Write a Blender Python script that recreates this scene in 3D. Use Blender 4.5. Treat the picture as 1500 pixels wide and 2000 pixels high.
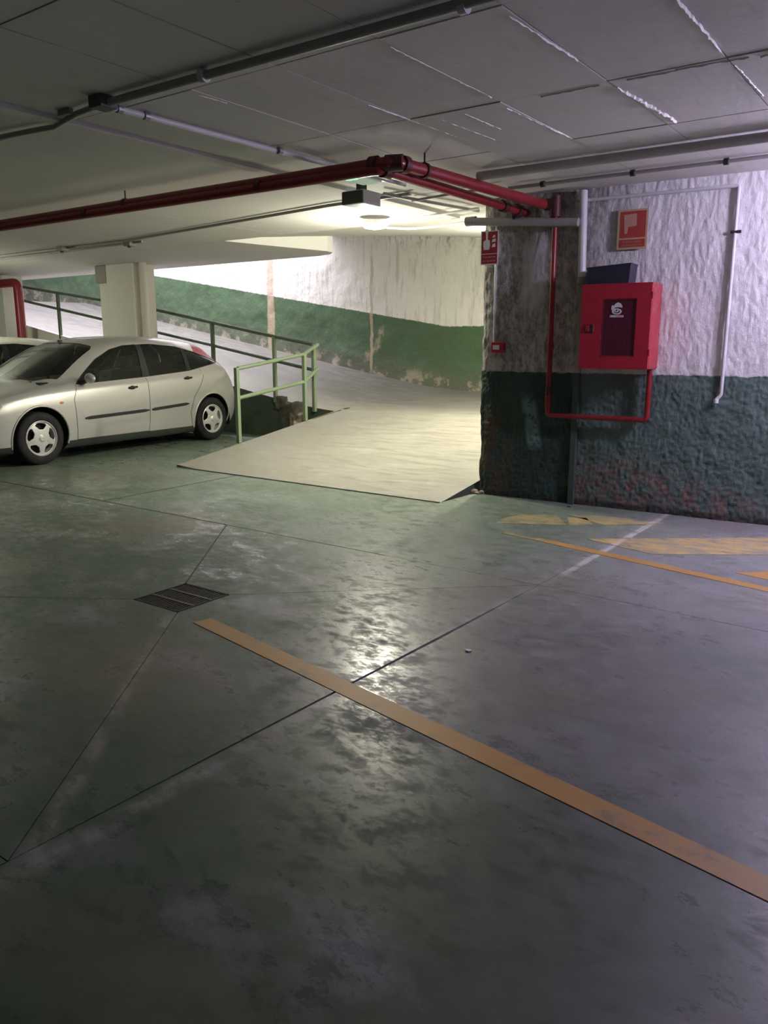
import bpy, bmesh, math, random
import numpy as np
from mathutils import Vector, Matrix, noise as mnoise

random.seed(7)
for o in list(bpy.data.objects):
    bpy.data.objects.remove(o)
C = bpy.context.scene.collection
R = math.radians

# ------------------------------------------------------------------ camera
FPX, HOR, CAMH = 1550.0, 668.0, 1.35
PITCH = math.atan((1000 - HOR) / FPX)
YAW = R(35.8)
cam_d = bpy.data.cameras.new('camera')
cam = bpy.data.objects.new('camera', cam_d)
C.objects.link(cam)
cam.location = (0, 0, CAMH)
cam.rotation_euler = (math.pi / 2 - PITCH, 0, YAW)
cam_d.sensor_fit = 'HORIZONTAL'
cam_d.sensor_width = 36.0
cam_d.lens = 36.0 * FPX / 1500.0
cam_d.clip_start = 0.05
bpy.context.scene.camera = cam

# ------------------------------------------------------------------ world, exposure
sc = bpy.context.scene
w = bpy.data.worlds.new('world')
sc.world = w
w.use_nodes = True
w.node_tree.nodes['Background'].inputs[0].default_value = (0.5, 0.52, 0.55, 1)
w.node_tree.nodes['Background'].inputs[1].default_value = 0.0
sc.view_settings.view_transform = 'Standard'
sc.view_settings.look = 'None'
sc.view_settings.gamma = 1.0
sc.view_settings.use_curve_mapping = False
sc.view_settings.exposure = 0.82

def area(name, loc, size, power, col, rot=(0, 0, 0), shape='RECTANGLE', size_y=None, spread=180):
    l = bpy.data.lights.new(name, 'AREA')
    l.energy = power
    l.color = col
    l.shape = shape
    l.size = size
    if size_y:
        l.size_y = size_y
    l.spread = R(spread)
    o = bpy.data.objects.new(name, l)
    C.objects.link(o)
    o.location = loc
    o.rotation_euler = rot
    return o

# tuned light levels
P_RAMP, P_RAMP_ADDED, P_TUBE, P_LEFT, P_UP = 55, 112, 96, 50, 245
# lights of the upper level above the ramp well (rows of tubes on its ceiling)
area('upper_light', (-12.3, 10.2, 5.0), 5.0, P_UP, (0.90, 0.86, 1.0), size_y=0.5)
area('upper_light_far', (-17.5, 10.2, 5.0), 3.0, 75, (0.86, 0.80, 1.0), size_y=0.5)

# ------------------------------------------------------------------ geometry of the view -> points on real planes
_fw = np.array([-math.sin(YAW) * math.cos(PITCH), math.cos(YAW) * math.cos(PITCH), -math.sin(PITCH)])
_rt = np.array([math.cos(YAW), math.sin(YAW), 0.0])
_up = np.cross(_rt, _fw)
_C = np.array([0, 0, CAMH])
def ray(x, y): return _fw * FPX + _rt * (x - 750) - _up * (y - 1000)
def onz(x, y, z=0.0):
    r = ray(x, y); return _C + r * (z - CAMH) / r[2]
def onY(x, y, Y):
    r = ray(x, y); return _C + r * Y / r[1]
def onX(x, y, X):
    r = ray(x, y); return _C + r * X / r[0]
ZC = 2.53                                   # ceiling
WP0 = np.array([-3.47, 6.27]); WA = R(3.2)  # right wall line
Wd = np.array([math.cos(WA), math.sin(WA)]); Wn = np.array([math.sin(WA), -math.cos(WA)])
def W3(u, ww, z):
    p = WP0 + Wd * u + Wn * ww
    return (p[0], p[1], z)
def onW(x, y, ww=0.0):
    r = ray(x, y); a = WP0 + Wn * ww
    t = ((a - _C[:2]) @ Wn) / (r[:2] @ Wn)
    P = _C + r * t
    return ((P[:2] - WP0) @ Wd, ww, P[2])
def onW3(x, y, ww=0.0):
    u, q, z = onW(x, y, ww); return W3(u, q, z)

# ------------------------------------------------------------------ node helpers
class Mat:
    def __init__(s, name):
        s.m = bpy.data.materials.new(name); s.m.use_nodes = True
        s.nt = s.m.node_tree; s.N = s.nt.nodes; s.L = s.nt.links
        s.b = s.N['Principled BSDF']; s.out = s.N['Material Output']
    def new(s, t, **k):
        n = s.N.new(t)
        for a, v in k.items(): setattr(n, a, v)
        return n
    def put(s, sock, v):
        if isinstance(v, bpy.types.NodeSocket): s.L.new(v, sock)
        elif isinstance(v, (tuple, list)):
            v = tuple(v)
            if len(sock.default_value) == 4 and len(v) == 3: v = v + (1,)
            sock.default_value = v
        else: sock.default_value = v
    def pos(s): return s.new('ShaderNodeNewGeometry').outputs['Position']
    def obj(s): return s.new('ShaderNodeTexCoord').outputs['Object']
    def scale(s, v, sc_, loc=(0, 0, 0), rot=(0, 0, 0)):
        n = s.new('ShaderNodeMapping'); s.put(n.inputs['Vector'], v)
        n.inputs['Scale'].default_value = sc_; n.inputs['Location'].default_value = loc; n.inputs['Rotation'].default_value = rot
        return n.outputs[0]
    def noise(s, v, sc_, det=4, rough=.55, dist=0.0):
        n = s.new('ShaderNodeTexNoise'); s.put(n.inputs['Vector'], v)
        n.inputs['Scale'].default_value = sc_; n.inputs['Detail'].default_value = det
        n.inputs['Roughness'].default_value = rough; n.inputs['Distortion'].default_value = dist
        return n.outputs['Fac']
    def mr(s, v, a, b, c=0.0, d=1.0, smooth=True):
        n = s.new('ShaderNodeMapRange', interpolation_type='SMOOTHSTEP' if smooth else 'LINEAR')
        s.put(n.inputs['Value'], v)
        for i, q in zip(('From Min', 'From Max', 'To Min', 'To Max'), (a, b, c, d)): s.put(n.inputs[i], q)
        return n.outputs['Result']
    def mix(s, f, a, b):
        n = s.new('ShaderNodeMix', data_type='RGBA')
        s.put(n.inputs[0], f); s.put(n.inputs[6], a); s.put(n.inputs[7], b)
        return n.outputs[2]
    def ma(s, op, a, b=0.0, c=None):
        n = s.new('ShaderNodeMath', operation=op)
        s.put(n.inputs[0], a); s.put(n.inputs[1], b)
        if c is not None: s.put(n.inputs[2], c)
        return n.outputs[0]
    def xyz(s, v):
        n = s.new('ShaderNodeSeparateXYZ'); s.put(n.inputs[0], v); return n.outputs
    def bump(s, h, strength=.3, dist=.01):
        n = s.new('ShaderNodeBump'); s.put(n.inputs['Height'], h)
        n.inputs['Strength'].default_value = strength; n.inputs['Distance'].default_value = dist
        s.L.new(n.outputs[0], s.b.inputs['Normal']); return n
    def set(s, **k):
        names = dict(color='Base Color', rough='Roughness', metal='Metallic', spec='Specular IOR Level',
                     coat='Coat Weight', coatr='Coat Roughness', emit='Emission Color', es='Emission Strength')
        for a, v in k.items(): s.put(s.b.inputs[names[a]], v)
        return s.m

def plain(name, col, rough=.5, metal=0.0, var=.12, nscale=9.0, bump=0.0, **k):
    M = Mat(name)
    p = M.obj()
    n = M.noise(p, nscale, 4, .6)
    dark = tuple(c * (1 - var * 2) for c in col); lite = tuple(min(1, c * (1 + var)) for c in col)
    M.set(color=M.mix(n, dark, lite), rough=M.mr(n, .3, .7, max(.02, rough - .08), min(1, rough + .1)), metal=metal, **k)
    if bump: M.bump(M.noise(p, nscale * 6, 3), bump, .004)
    return M.m

# floor: worn green paint over grey concrete
def floor_col(M):
    p = M.pos(); X, Y, Z = M.xyz(p)[:3]
    n1 = M.noise(p, .55, 5, .6, .1); n2 = M.noise(M.scale(p, (1, 1.3, 1), rot=(0, 0, .6)), 1.5, 8, .66, .15)
    n3 = M.noise(M.scale(p, (1, 1.5, 1), rot=(0, 0, .6)), 4.5, 7, .7, .1)
    grey = M.mix(n3, (.125, .128, .132), (.25, .252, .262))
    green = M.mix(n3, (.036, .058, .038), (.085, .135, .088))
    gm = M.ma('MULTIPLY', M.mr(n1, .38, .60), M.mr(n2, .36, .60))
    reg = M.ma('MAXIMUM', M.mr(X, -2.7, -1.5, 1, 0), M.ma('MULTIPLY', M.mr(Y, 1.8, 2.5, 1, 0), M.mr(X, -.9, .1, 1, .15)))
    gm = M.ma('MAXIMUM', M.ma('MULTIPLY', gm, .5), M.ma('MULTIPLY', reg, M.mr(n2, .33, .50)))
    c = M.mix(gm, grey, green)
    c = M.mix(M.ma('MULTIPLY', M.mr(M.ma('ADD', Y, M.ma('MULTIPLY', n2, 1.5)), 3.9, 5.2), M.mr(n3, .25, .6, .35, .75)), c, M.mix(M.mr(X, -2.4, -1.2), (.20, .26, .195), (.29, .29, .30)))  # paler paint towards the ramp, with the floor's lit sheen put into the colour
    # dark tyre dirt
    c = M.mix(M.ma('MULTIPLY', M.mr(n2, .46, .72), .4), c, (.065, .062, .056))
    # paler scarred band along the saw cuts
    jx = M.ma('ABSOLUTE', M.ma('ADD', X, 1.83)); fl = M.mr(n3, .42, .6)
    c = M.mix(M.ma('MULTIPLY', M.mr(jx, .015, .055, .5, 0), fl), c, (.36, .35, .35))
    dg = M.ma('ABSOLUTE', M.ma('ADD', M.ma('MULTIPLY', M.ma('ADD', X, 3.12), .769), M.ma('MULTIPLY', M.ma('SUBTRACT', Y, 2.48), .639)))
    dgm = M.ma('MULTIPLY', M.mr(dg, .01, .05, .55, 0), M.mr(Y, 2.35, 2.5, 1, 0))
    dgm = M.ma('MULTIPLY', dgm, M.mr(X, -3.25, -3.1)); dgm = M.ma('MULTIPLY', dgm, M.mr(X, -1.9, -1.8, 1, 0))
    c = M.mix(M.ma('MULTIPLY', dgm, fl), c, (.34, .31, .29))
    sc_ = M.ma('MULTIPLY', M.mr(M.ma('ABSOLUTE', M.ma('ADD', X, 1.79)), .012, .035, .85, 0), M.ma('MULTIPLY', M.mr(Y, 4.2, 4.4), M.mr(n3, .36, .5)))
    c = M.mix(sc_, c, (.55, .54, .55))
    rust = M.ma('MULTIPLY', M.mr(M.noise(p, .9, 3), .5, .66), .35)
    c = M.mix(rust, c, (.20, .155, .11))
    # rough, dusty traffic lane and glossier resin where the paint survives
    r = M.mr(M.noise(M.scale(p, (1, 1.7, 1), rot=(0, 0, .6)), 6.5, 10, .80, .05), .40, .60, .235, .56)
    r = M.ma('ADD', r, M.mr(n2, .38, .62, -.05, .14))
    return p, c, r, n3
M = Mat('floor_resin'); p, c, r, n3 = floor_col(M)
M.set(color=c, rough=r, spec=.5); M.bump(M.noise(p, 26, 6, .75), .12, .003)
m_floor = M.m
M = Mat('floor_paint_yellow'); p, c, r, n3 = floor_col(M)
Xp = M.xyz(p)[0]
wear = M.ma('MULTIPLY', M.mr(M.noise(p, 7, 6, .7, .1), .30, .48), M.mr(Xp, -3.1, -2.3, .35, .85))
yl = M.mix(M.noise(p, 3, 5), (.40, .20, .04), (.54, .30, .08))
M.set(color=M.mix(wear, M.mix(.35, c, yl), yl), rough=.5); m_yel = M.m
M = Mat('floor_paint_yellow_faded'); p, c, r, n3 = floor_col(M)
X, Y, Z = M.xyz(p)[:3]
wear = M.ma('MULTIPLY', M.mr(M.noise(M.scale(p, (1, 3, 1)), 5, 7, .75, .1), .36, .62), M.mr(M.xyz(p)[0], -2.5, -1.6, .62, .85))
M.set(color=M.mix(wear, c, (.66, .46, .13)), rough=.45); m_yel2 = M.m
m_filler = plain('joint_filler', (.035, .036, .030), .7, var=.2)
m_gap = plain('joint_dirt', (.035, .033, .03), .9)

# ceiling: painted board-marked concrete
M = Mat('ceiling_concrete'); p = M.pos()
n = M.noise(p, 1.2, 6, .6); n2 = M.noise(M.scale(p, (9, 1.2, 1)), 2.2, 5, .6); n3 = M.noise(p, 14, 6, .7)
c = M.mix(n, (.56, .55, .53), (.68, .67, .65)); c = M.mix(M.mr(n2, .56, .72, 0, .30), c, (.44, .43, .41))
c = M.mix(M.mr(n3, .66, .74, 0, .7), c, (.22, .20, .17))
M.set(color=c, rough=.8); M.bump(M.ma('ADD', M.noise(p, 9, 5), M.ma('MULTIPLY', n2, .8)), .35, .006); m_ceil = M.m
m_ridge = plain('ceiling_ridge', (.85, .84, .83), .7, var=.08)

# far wall and ramp well walls (world coordinates)
def far_wall(name):
    M = Mat(name); p = M.pos(); X, Y, Z = M.xyz(p)[:3]
    n = M.noise(p, 2.2, 6, .65); nf = M.noise(M.scale(p, (3, 3, 1)), 5, 6, .7); ns = M.noise(M.scale(p, (5, 5, .5)), 2.0, 5, .7)
    line = M.ma('ADD', 1.6, M.ma('MULTIPLY', M.ma('MAXIMUM', M.ma('SUBTRACT', -7.0, X), 0), .155))
    line = M.ma('ADD', line, M.ma('MULTIPLY', M.ma('SUBTRACT', nf, .5), .05))
    base = M.ma('SUBTRACT', line, 1.05)
    white = M.mix(n, (.70, .68, .62), (.86, .84, .78))
    white = M.mix(M.mr(ns, .50, .66, 0, .6), white, (.46, .44, .39))
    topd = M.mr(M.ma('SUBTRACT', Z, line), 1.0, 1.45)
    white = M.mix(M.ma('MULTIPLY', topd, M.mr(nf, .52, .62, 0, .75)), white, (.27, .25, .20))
    green = M.mix(n, (.055, .105, .050), (.098, .168, .082))
    dirty = M.mr(M.ma('SUBTRACT', Z, base), .0, .55, 1, 0)
    green = M.mix(M.ma('MULTIPLY', dirty, .65), green, (.165, .16, .125))
    green = M.mix(M.ma('MULTIPLY', M.mr(M.ma('SUBTRACT', Z, base), .05, .35, .8, 0), M.mr(M.noise(p, 4.5, 6, .7), .50, .58)), green, (.42, .36, .27))
    c = M.mix(M.mr(M.ma('SUBTRACT', Z, line), -.008, .008), green, white)
    # two rusty leak streaks running down the wall, with broken plaster at the right hand one
    for xs, wd, z0, z1, k in ((-10.98, .11, .9, 3.4, .8), (-8.56, .035, .9, 2.7, .75), (-8.50, .24, .7, 1.55, .55)):
        d = M.ma('ABSOLUTE', M.ma('SUBTRACT', X, M.ma('ADD', xs, M.ma('MULTIPLY', M.ma('SUBTRACT', nf, .5), .12))))
        f = M.ma('MULTIPLY', M.mr(d, wd * .6, wd, 1, 0), M.mr(Z, z0 - .1, z0, 0, 1)); f = M.ma('MULTIPLY', f, M.mr(Z, z1, z1 + .2, 1, 0))
        if wd > .2: f = M.ma('MULTIPLY', f, M.mr(n, .48, .56))
        c = M.mix(M.ma('MULTIPLY', f, k), c, (.50, .39, .27))
    M.set(color=c, rough=.75); M.bump(M.ma('ADD', M.noise(p, 7, 6, .65), nf), .8, .022)
    return M.m
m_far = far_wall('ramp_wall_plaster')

# right wall (object coordinates: x along the wall, z up)
M = Mat('rough_plaster_wall'); p = M.obj(); X, Y, Z = M.xyz(p)[:3]
n = M.noise(p, 2.5, 6, .65); nf = M.noise(p, 9, 6, .7); ns = M.noise(M.scale(p, (6, 6, .7)), 2.2, 6, .7, .4)
white = M.mix(n, (.66, .65, .66), (.80, .79, .81)); white = M.mix(M.mr(ns, .52, .68, 0, .30), white, (.38, .36, .36))
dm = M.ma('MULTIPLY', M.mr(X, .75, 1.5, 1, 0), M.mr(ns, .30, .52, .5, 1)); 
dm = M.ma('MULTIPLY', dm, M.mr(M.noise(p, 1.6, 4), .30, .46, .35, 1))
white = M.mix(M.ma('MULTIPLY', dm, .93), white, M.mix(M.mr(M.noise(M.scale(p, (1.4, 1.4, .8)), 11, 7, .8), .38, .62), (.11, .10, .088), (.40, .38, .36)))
pale = M.ma('MULTIPLY', M.mr(M.ma('ABSOLUTE', M.ma('SUBTRACT', X, .47)), .08, .13, .7, 0), M.mr(Z, 1.55, 1.75))
white = M.mix(M.ma('MULTIPLY', pale, M.mr(Z, 2.1, 2.25, 1, 0)), white, (.52, .50, .55))
green = M.mix(n, (.070, .118, .105), (.125, .185, .168))
gl = M.mix(n, (.012, .030, .024), (.035, .07, .058))
green = M.mix(M.mr(M.ma('ADD', X, M.ma('MULTIPLY', n, .3)), 1.0, 1.10, 1, 0), green, gl)
scar = M.ma('MULTIPLY', M.mr(M.ma('SUBTRACT', Z, M.mr(X, 1.0, 2.6, .45, .16)), -.15, .1, 1, 0), M.mr(nf, .44, .54))
scar = M.ma('MULTIPLY', scar, M.mr(X, .86, .92))
green = M.mix(scar, green, M.mix(M.noise(p, 22, 4), (.10, .062, .05), (.27, .21, .19)))
rl = M.ma('MULTIPLY', M.mr(X, .18, .42, 1, 0), M.mr(M.noise(M.scale(p, (3, 3, 1)), 2, 4), .42, .55)); rl = M.ma('MULTIPLY', rl, M.mr(Z, .75, .9, .8, 0))
green = M.mix(rl, green, (.085, .052, .034))
bl = M.ma('MULTIPLY', M.mr(M.ma('ABSOLUTE', M.ma('SUBTRACT', X, M.ma('ADD', .49, M.ma('MULTIPLY', M.ma('SUBTRACT', .7, Z), .18)))), .03, .09, .8, 0), M.mr(Z, .42, .5))
bl = M.ma('MULTIPLY', bl, M.mr(Z, .8, .95, 1, 0)); bl = M.ma('MULTIPLY', bl, M.mr(nf, .38, .5))
green = M.mix(bl, green, (.16, .27, .26))
line = M.ma('ADD', 1.10, M.ma('MULTIPLY', M.ma('SUBTRACT', nf, .5), .05))
c = M.mix(M.mr(M.ma('SUBTRACT', Z, line), -.006, .006), green, white)
c = M.mix(M.mr(M.noise(p, 30, 4, .8), .62, .70, 0, .55), c, (.20, .19, .18))
c = M.mix(M.mr(Z, .03, .07, .8, 0), c, (.03, .027, .025))
M.set(color=c, rough=.72); M.bump(M.ma('ADD', M.noise(M.scale(p, (2.2, 2.2, 1)), 22, 6, .7), nf), .7, .012)
m_wall = M.m

M = Mat('plain_wall_paint'); p = M.pos(); X, Y, Z = M.xyz(p)[:3]; n = M.noise(p, 2, 5)
c = M.mix(M.mr(Z, 1.09, 1.11), M.mix(n, (.05, .11, .08), (.09, .17, .12)), M.mix(n, (.5, .49, .48), (.65, .64, .62)))
M.set(color=c, rough=.8); m_pwall = M.m

# ramp concrete
M = Mat('ramp_concrete'); p = M.pos(); X, Y, Z = M.xyz(p)[:3]
n = M.noise(p, .9, 5, .6, .4); ns = M.noise(M.scale(p, (1, 6, 1), rot=(0, 0, -.35)), 2.6, 6, .7, .3); nf = M.noise(p, 14, 5)
c = M.mix(n, (.27, .26, .215), (.37, .355, .30)); c = M.mix(M.mr(ns, .46, .68, 0, .6), c, (.20, .19, .16)); c = M.mix(M.mr(M.noise(p, 3.2, 7, .7), .52, .68, 0, .4), c, (.41, .40, .35))
band = M.mr(M.ma('ADD', Y, M.ma('MULTIPLY', n, 1.2)), 9.3, 10.2); band = M.ma('MULTIPLY', band, M.mr(ns, .3, .6, .55, 1))
c = M.mix(M.ma('MULTIPLY', band, .75), c, (.15, .145, .135))
M.set(color=c, rough=M.mr(ns, .35, .65, .62, .42)); M.bump(M.ma('ADD', ns, nf), .25, .01); m_ramp = M.m

m_under = plain('ramp_side_paint', (.085, .115, .075), .85, var=.3, nscale=5, bump=.3)
m_lump = plain('broken_plaster', (.36, .30, .22), .9, var=.3, nscale=16, bump=.6)
m_lumpd = plain('broken_plaster_dark', (.17, .165, .12), .9, var=.35, nscale=16, bump=.6)
m_col = plain('column_paint', (.66, .64, .57), .7, var=.05, nscale=3, bump=.1)
m_rail = plain('rail_green_paint', (.20, .27, .165), .45, var=.10, nscale=7)
m_rail_d = plain('rail_dark_green_paint', (.085, .12, .07), .5, var=.12, nscale=7)
m_red = plain('pipe_red_paint', (.26, .022, .028), .35, var=.14, nscale=8)
m_redbox = plain('cabinet_red_enamel', (.40, .022, .042), .30, var=.05, nscale=3)
m_coup = plain('coupling_dark_red', (.09, .02, .02), .5, var=.2, nscale=12)
m_grey = plain('pvc_grey', (.34, .34, .33), .5, var=.12)
m_duct = plain('duct_painted', (.56, .55, .55), .6, var=.08)
m_white = plain('pvc_white', (.62, .62, .64), .45, var=.08)
m_dirtyw = plain('pvc_dirty', (.30, .28, .25), .6, var=.15, nscale=20)
m_gpipe = plain('conduit_painted_green', (.06, .085, .075), .6, var=.2, nscale=12)
m_steel = plain('galvanised_steel', (.33, .33, .33), .45, .6, var=.1)
m_dark = plain('dark_plastic', (.022, .022, .026), .5, var=.1)
m_black = plain('rubber_black', (.013, .013, .014), .75, var=.1)
m_grate = plain('grate_rusty_iron', (.030, .026, .022), .6, .4, var=.25, nscale=25)
m_pit = plain('pit_black', (.008, .008, .008), .9)
m_navy = plain('navy_plastic_bag', (.030, .034, .055), .42, var=.2, nscale=10, bump=.3)
m_boxgrey = plain('box_grey', (.68, .68, .70), .5, var=.06)
m_boxdark = plain('box_darkgrey', (.075, .085, .075), .6, var=.06)
m_print_w = plain('print_white', (.72, .72, .72), .5, var=.02)
m_print_p = plain('print_pinkish', (.72, .42, .48), .5, var=.02)
m_print_t = plain('print_tan', (.50, .27, .20), .5, var=.03)
m_lumin = plain('sign_border_tan', (.50, .36, .22), .5, var=.05)
m_signred = plain('sign_red', (.40, .055, .045), .45, var=.05)
m_signred2 = plain('sign_deep_red', (.32, .018, .028), .4, var=.05)
m_winpane = plain('cabinet_window_pane', (.085, .012, .030), .18, var=.05)
m_silver = Mat('silver_car_paint')
n_ = m_silver.noise(m_silver.obj(), 300, 2)
m_silver.set(color=m_silver.mix(n_, (.52, .515, .49), (.60, .595, .57)), rough=.34, metal=.30, coat=.6, coatr=.08); m_silver = m_silver.m
m_whitecar = plain('white_car_paint', (.70, .69, .62), .3, var=.02, coat=.6, coatr=.06)
m_alloy = plain('alloy_silver', (.68, .67, .65), .34, .25, var=.05)
m_sill = plain('sill_dark_plastic', (.045, .052, .045), .5, var=.06)
m_lampred = plain('tail_lamp_red', (.38, .010, .018), .3, var=.03)
m_orange = plain('indicator_orange', (.75, .22, .10), .2, var=.03)
m_seat = plain('seat_cloth', (.018, .020, .018), .9, var=.1)
m_hl = plain('headlamp_clear', (.52, .50, .50), .12, .4, var=.05, coat=1.0)
def glass_mat(name, tint, refl):
    M = Mat(name); M.N.remove(M.b)
    t = M.new('ShaderNodeBsdfTransparent'); t.inputs[0].default_value = tint + (1,)
    g = M.new('ShaderNodeBsdfGlossy'); g.inputs[0].default_value = (.9, .95, .92, 1); g.inputs['Roughness'].default_value = .03
    f = M.new('ShaderNodeFresnel'); f.inputs[0].default_value = 1.5
    mx = M.new('ShaderNodeMixShader')
    M.L.new(M.ma('ADD', M.ma('MULTIPLY', f.outputs[0], refl), .02), mx.inputs[0])
    M.L.new(t.outputs[0], mx.inputs[1]); M.L.new(g.outputs[0], mx.inputs[2]); M.L.new(mx.outputs[0], M.out.inputs[0])
    return M.m
m_glass = glass_mat('car_window_glass', (.48, .58, .50), 1.3)
def emis(name, col, st):
    M = Mat(name); M.set(color=(.8, .8, .8), emit=col, es=st); return M.m
m_e_ramp = emis('lamp_glow_warm', (1.0, .97, .86), 30)
m_e_tube = emis('tube_glow_violet', (.82, .74, 1.0), 12)
m_e_left = emis('lamp_glow_cream', (.95, 1.0, .80), 14)
m_e_green = emis('led_glow_green', (.06, .75, .30), 1.3)
m_e_pale = emis('led_glow_pale', (.6, .9, .7), .12)

# ------------------------------------------------------------------ mesh helpers
class MB:
    def __init__(s): s.v = []; s.f = []
    def add(s, vs, fs):
        b = len(s.v); s.v += [tuple(map(float, q)) for q in vs]; s.f += [tuple(b + i for i in q) for q in fs]; return s
    def box(s, a, b):
        (x0, y0, z0), (x1, y1, z1) = [[min(p, q) for p, q in zip(a, b)], [max(p, q) for p, q in zip(a, b)]]
        return s.add([(x0, y0, z0), (x1, y0, z0), (x1, y1, z0), (x0, y1, z0), (x0, y0, z1), (x1, y0, z1), (x1, y1, z1), (x0, y1, z1)],
                     [(0, 3, 2, 1), (4, 5, 6, 7), (0, 1, 5, 4), (1, 2, 6, 5), (2, 3, 7, 6), (3, 0, 4, 7)])
    def wbox(s, u0, u1, w0, w1, z0, z1):        # box aligned with the right wall
        P = [W3(u, q, z) for z in (z0, z1) for (u, q) in ((u0, w1), (u1, w1), (u1, w0), (u0, w0))]
        return s.add(P, [(0, 3, 2, 1), (4, 5, 6, 7), (0, 1, 5, 4), (1, 2, 6, 5), (2, 3, 7, 6), (3, 0, 4, 7)])
    def prism(s, poly, z0, z1):
        n = len(poly)
        return s.add([(x, y, z0) for x, y in poly] + [(x, y, z1) for x, y in poly],
                     [tuple(reversed(range(n))), tuple(range(n, 2 * n))] + [(i, (i + 1) % n, n + (i + 1) % n, n + i) for i in range(n)])
    def tube(s, pts, r, seg=12, cap=True, smooth_bend=0.0):
        pts = [Vector(p) for p in pts]
        if smooth_bend:
            q = [pts[0]]
            for i in range(1, len(pts) - 1):
                a, b, c = pts[i - 1], pts[i], pts[i + 1]
                d1 = (a - b); d2 = (c - b); k = min(smooth_bend, d1.length * .45, d2.length * .45)
                d1 = b + d1.normalized() * k; d2 = b + d2.normalized() * k
                for t in (0, .25, .5, .75, 1): q.append((1 - t) ** 2 * d1 + 2 * t * (1 - t) * b + t * t * d2)
            q.append(pts[-1]); pts = q
        rs = r if isinstance(r, (list, tuple)) else [r] * len(pts)
        V = []; up = None
        for i, p in enumerate(pts):
            t = (pts[min(i + 1, len(pts) - 1)] - pts[max(i - 1, 0)]).normalized()
            if up is None: up = Vector((0, 0, 1)) if abs(t.z) < .9 else Vector((1, 0, 0))
            x = t.cross(up).normalized(); up = x.cross(t).normalized()
            for k in range(seg):
                a = 2 * math.pi * k / seg; V.append(p + (x * math.cos(a) + up * math.sin(a)) * rs[i])
        F = [(i * seg + k, i * seg + (k + 1) % seg, (i + 1) * seg + (k + 1) % seg, (i + 1) * seg + k) for i in range(len(pts) - 1) for k in range(seg)]
        F = [tuple(reversed(f)) for f in F]
        if cap: F += [tuple(range(seg)), tuple(reversed(range((len(pts) - 1) * seg, len(pts) * seg)))]
        return s.add(V, F)
    def lathe(s, prof, o, axis='z', seg=32):
        V = []; n = len(prof)
        for k in range(seg):
            a = 2 * math.pi * k / seg
            for r, h in prof:
                x, y, z = r * math.cos(a), r * math.sin(a), h
                if axis == 'x': x, y, z = z, x, y
                if axis == 'y': x, y, z = y, z, x
                V.append((o[0] + x, o[1] + y, o[2] + z))
        F = [(k * n + i, ((k + 1) % seg) * n + i, ((k + 1) % seg) * n + i + 1, k * n + i + 1) for k in range(seg) for i in range(n - 1)]
        return s.add(V, F)

def tag(o, label=None, cat=None, group=None, kind=None):
    if label: o['label'] = label
    if cat: o['category'] = cat
    if group: o['group'] = group
    if kind: o['kind'] = kind
    return o
def empty(name, loc, label=None, cat=None, rz=0.0, **k):
    o = bpy.data.objects.new(name, None); C.objects.link(o); o.location = loc; o.rotation_euler = (0, 0, rz)
    o.empty_display_size = .1
    return tag(o, label, cat, **k)
def mesh_obj(name, V, F, mat, parent=None, smooth=False, bevel=0.0, local=False, origin=None, solid=0.0):
    V = np.array(V, float).reshape(-1, 3)
    if parent is not None: org = np.zeros(3) if local else np.array(parent_org(parent))
    else:
        org = np.array(origin) if origin is not None else np.array([(V[:, 0].min() + V[:, 0].max()) / 2, (V[:, 1].min() + V[:, 1].max()) / 2, V[:, 2].min()])
    me = bpy.data.meshes.new(name); me.from_pydata((V - org).tolist(), [], F); me.update()
    me.materials.append(mat)
    if smooth: me.polygons.foreach_set('use_smooth', [True] * len(me.polygons))
    o = bpy.data.objects.new(name, me); C.objects.link(o)
    if parent is not None: o.parent = parent; o['_'] = 0; del o['_']
    else: o.location = org
    if parent is not None and not local:
        pass
    if bevel:
        b = o.modifiers.new('bevel', 'BEVEL'); b.width = bevel; b.segments = 2; b.limit_method = 'ANGLE'; b.angle_limit = R(40)
        me.polygons.foreach_set('use_smooth', [True] * len(me.polygons)); b.harden_normals = True
    if solid:
        sd = o.modifiers.new('solid', 'SOLIDIFY'); sd.thickness = solid; sd.offset = -1
    return o
def parent_org(p):
    v = Vector((0, 0, 0))
    while p is not None: v += p.location; p = p.parent
    return v
def B(name, mb, mat, parent=None, **k): return mesh_obj(name, mb.v, mb.f, mat, parent, **k)
def smooth_angle(o, ang=40):
    me = o.data; me.polygons.foreach_set('use_smooth', [True] * len(me.polygons))
    me.set_sharp_from_angle(angle=R(ang)); return o

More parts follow.
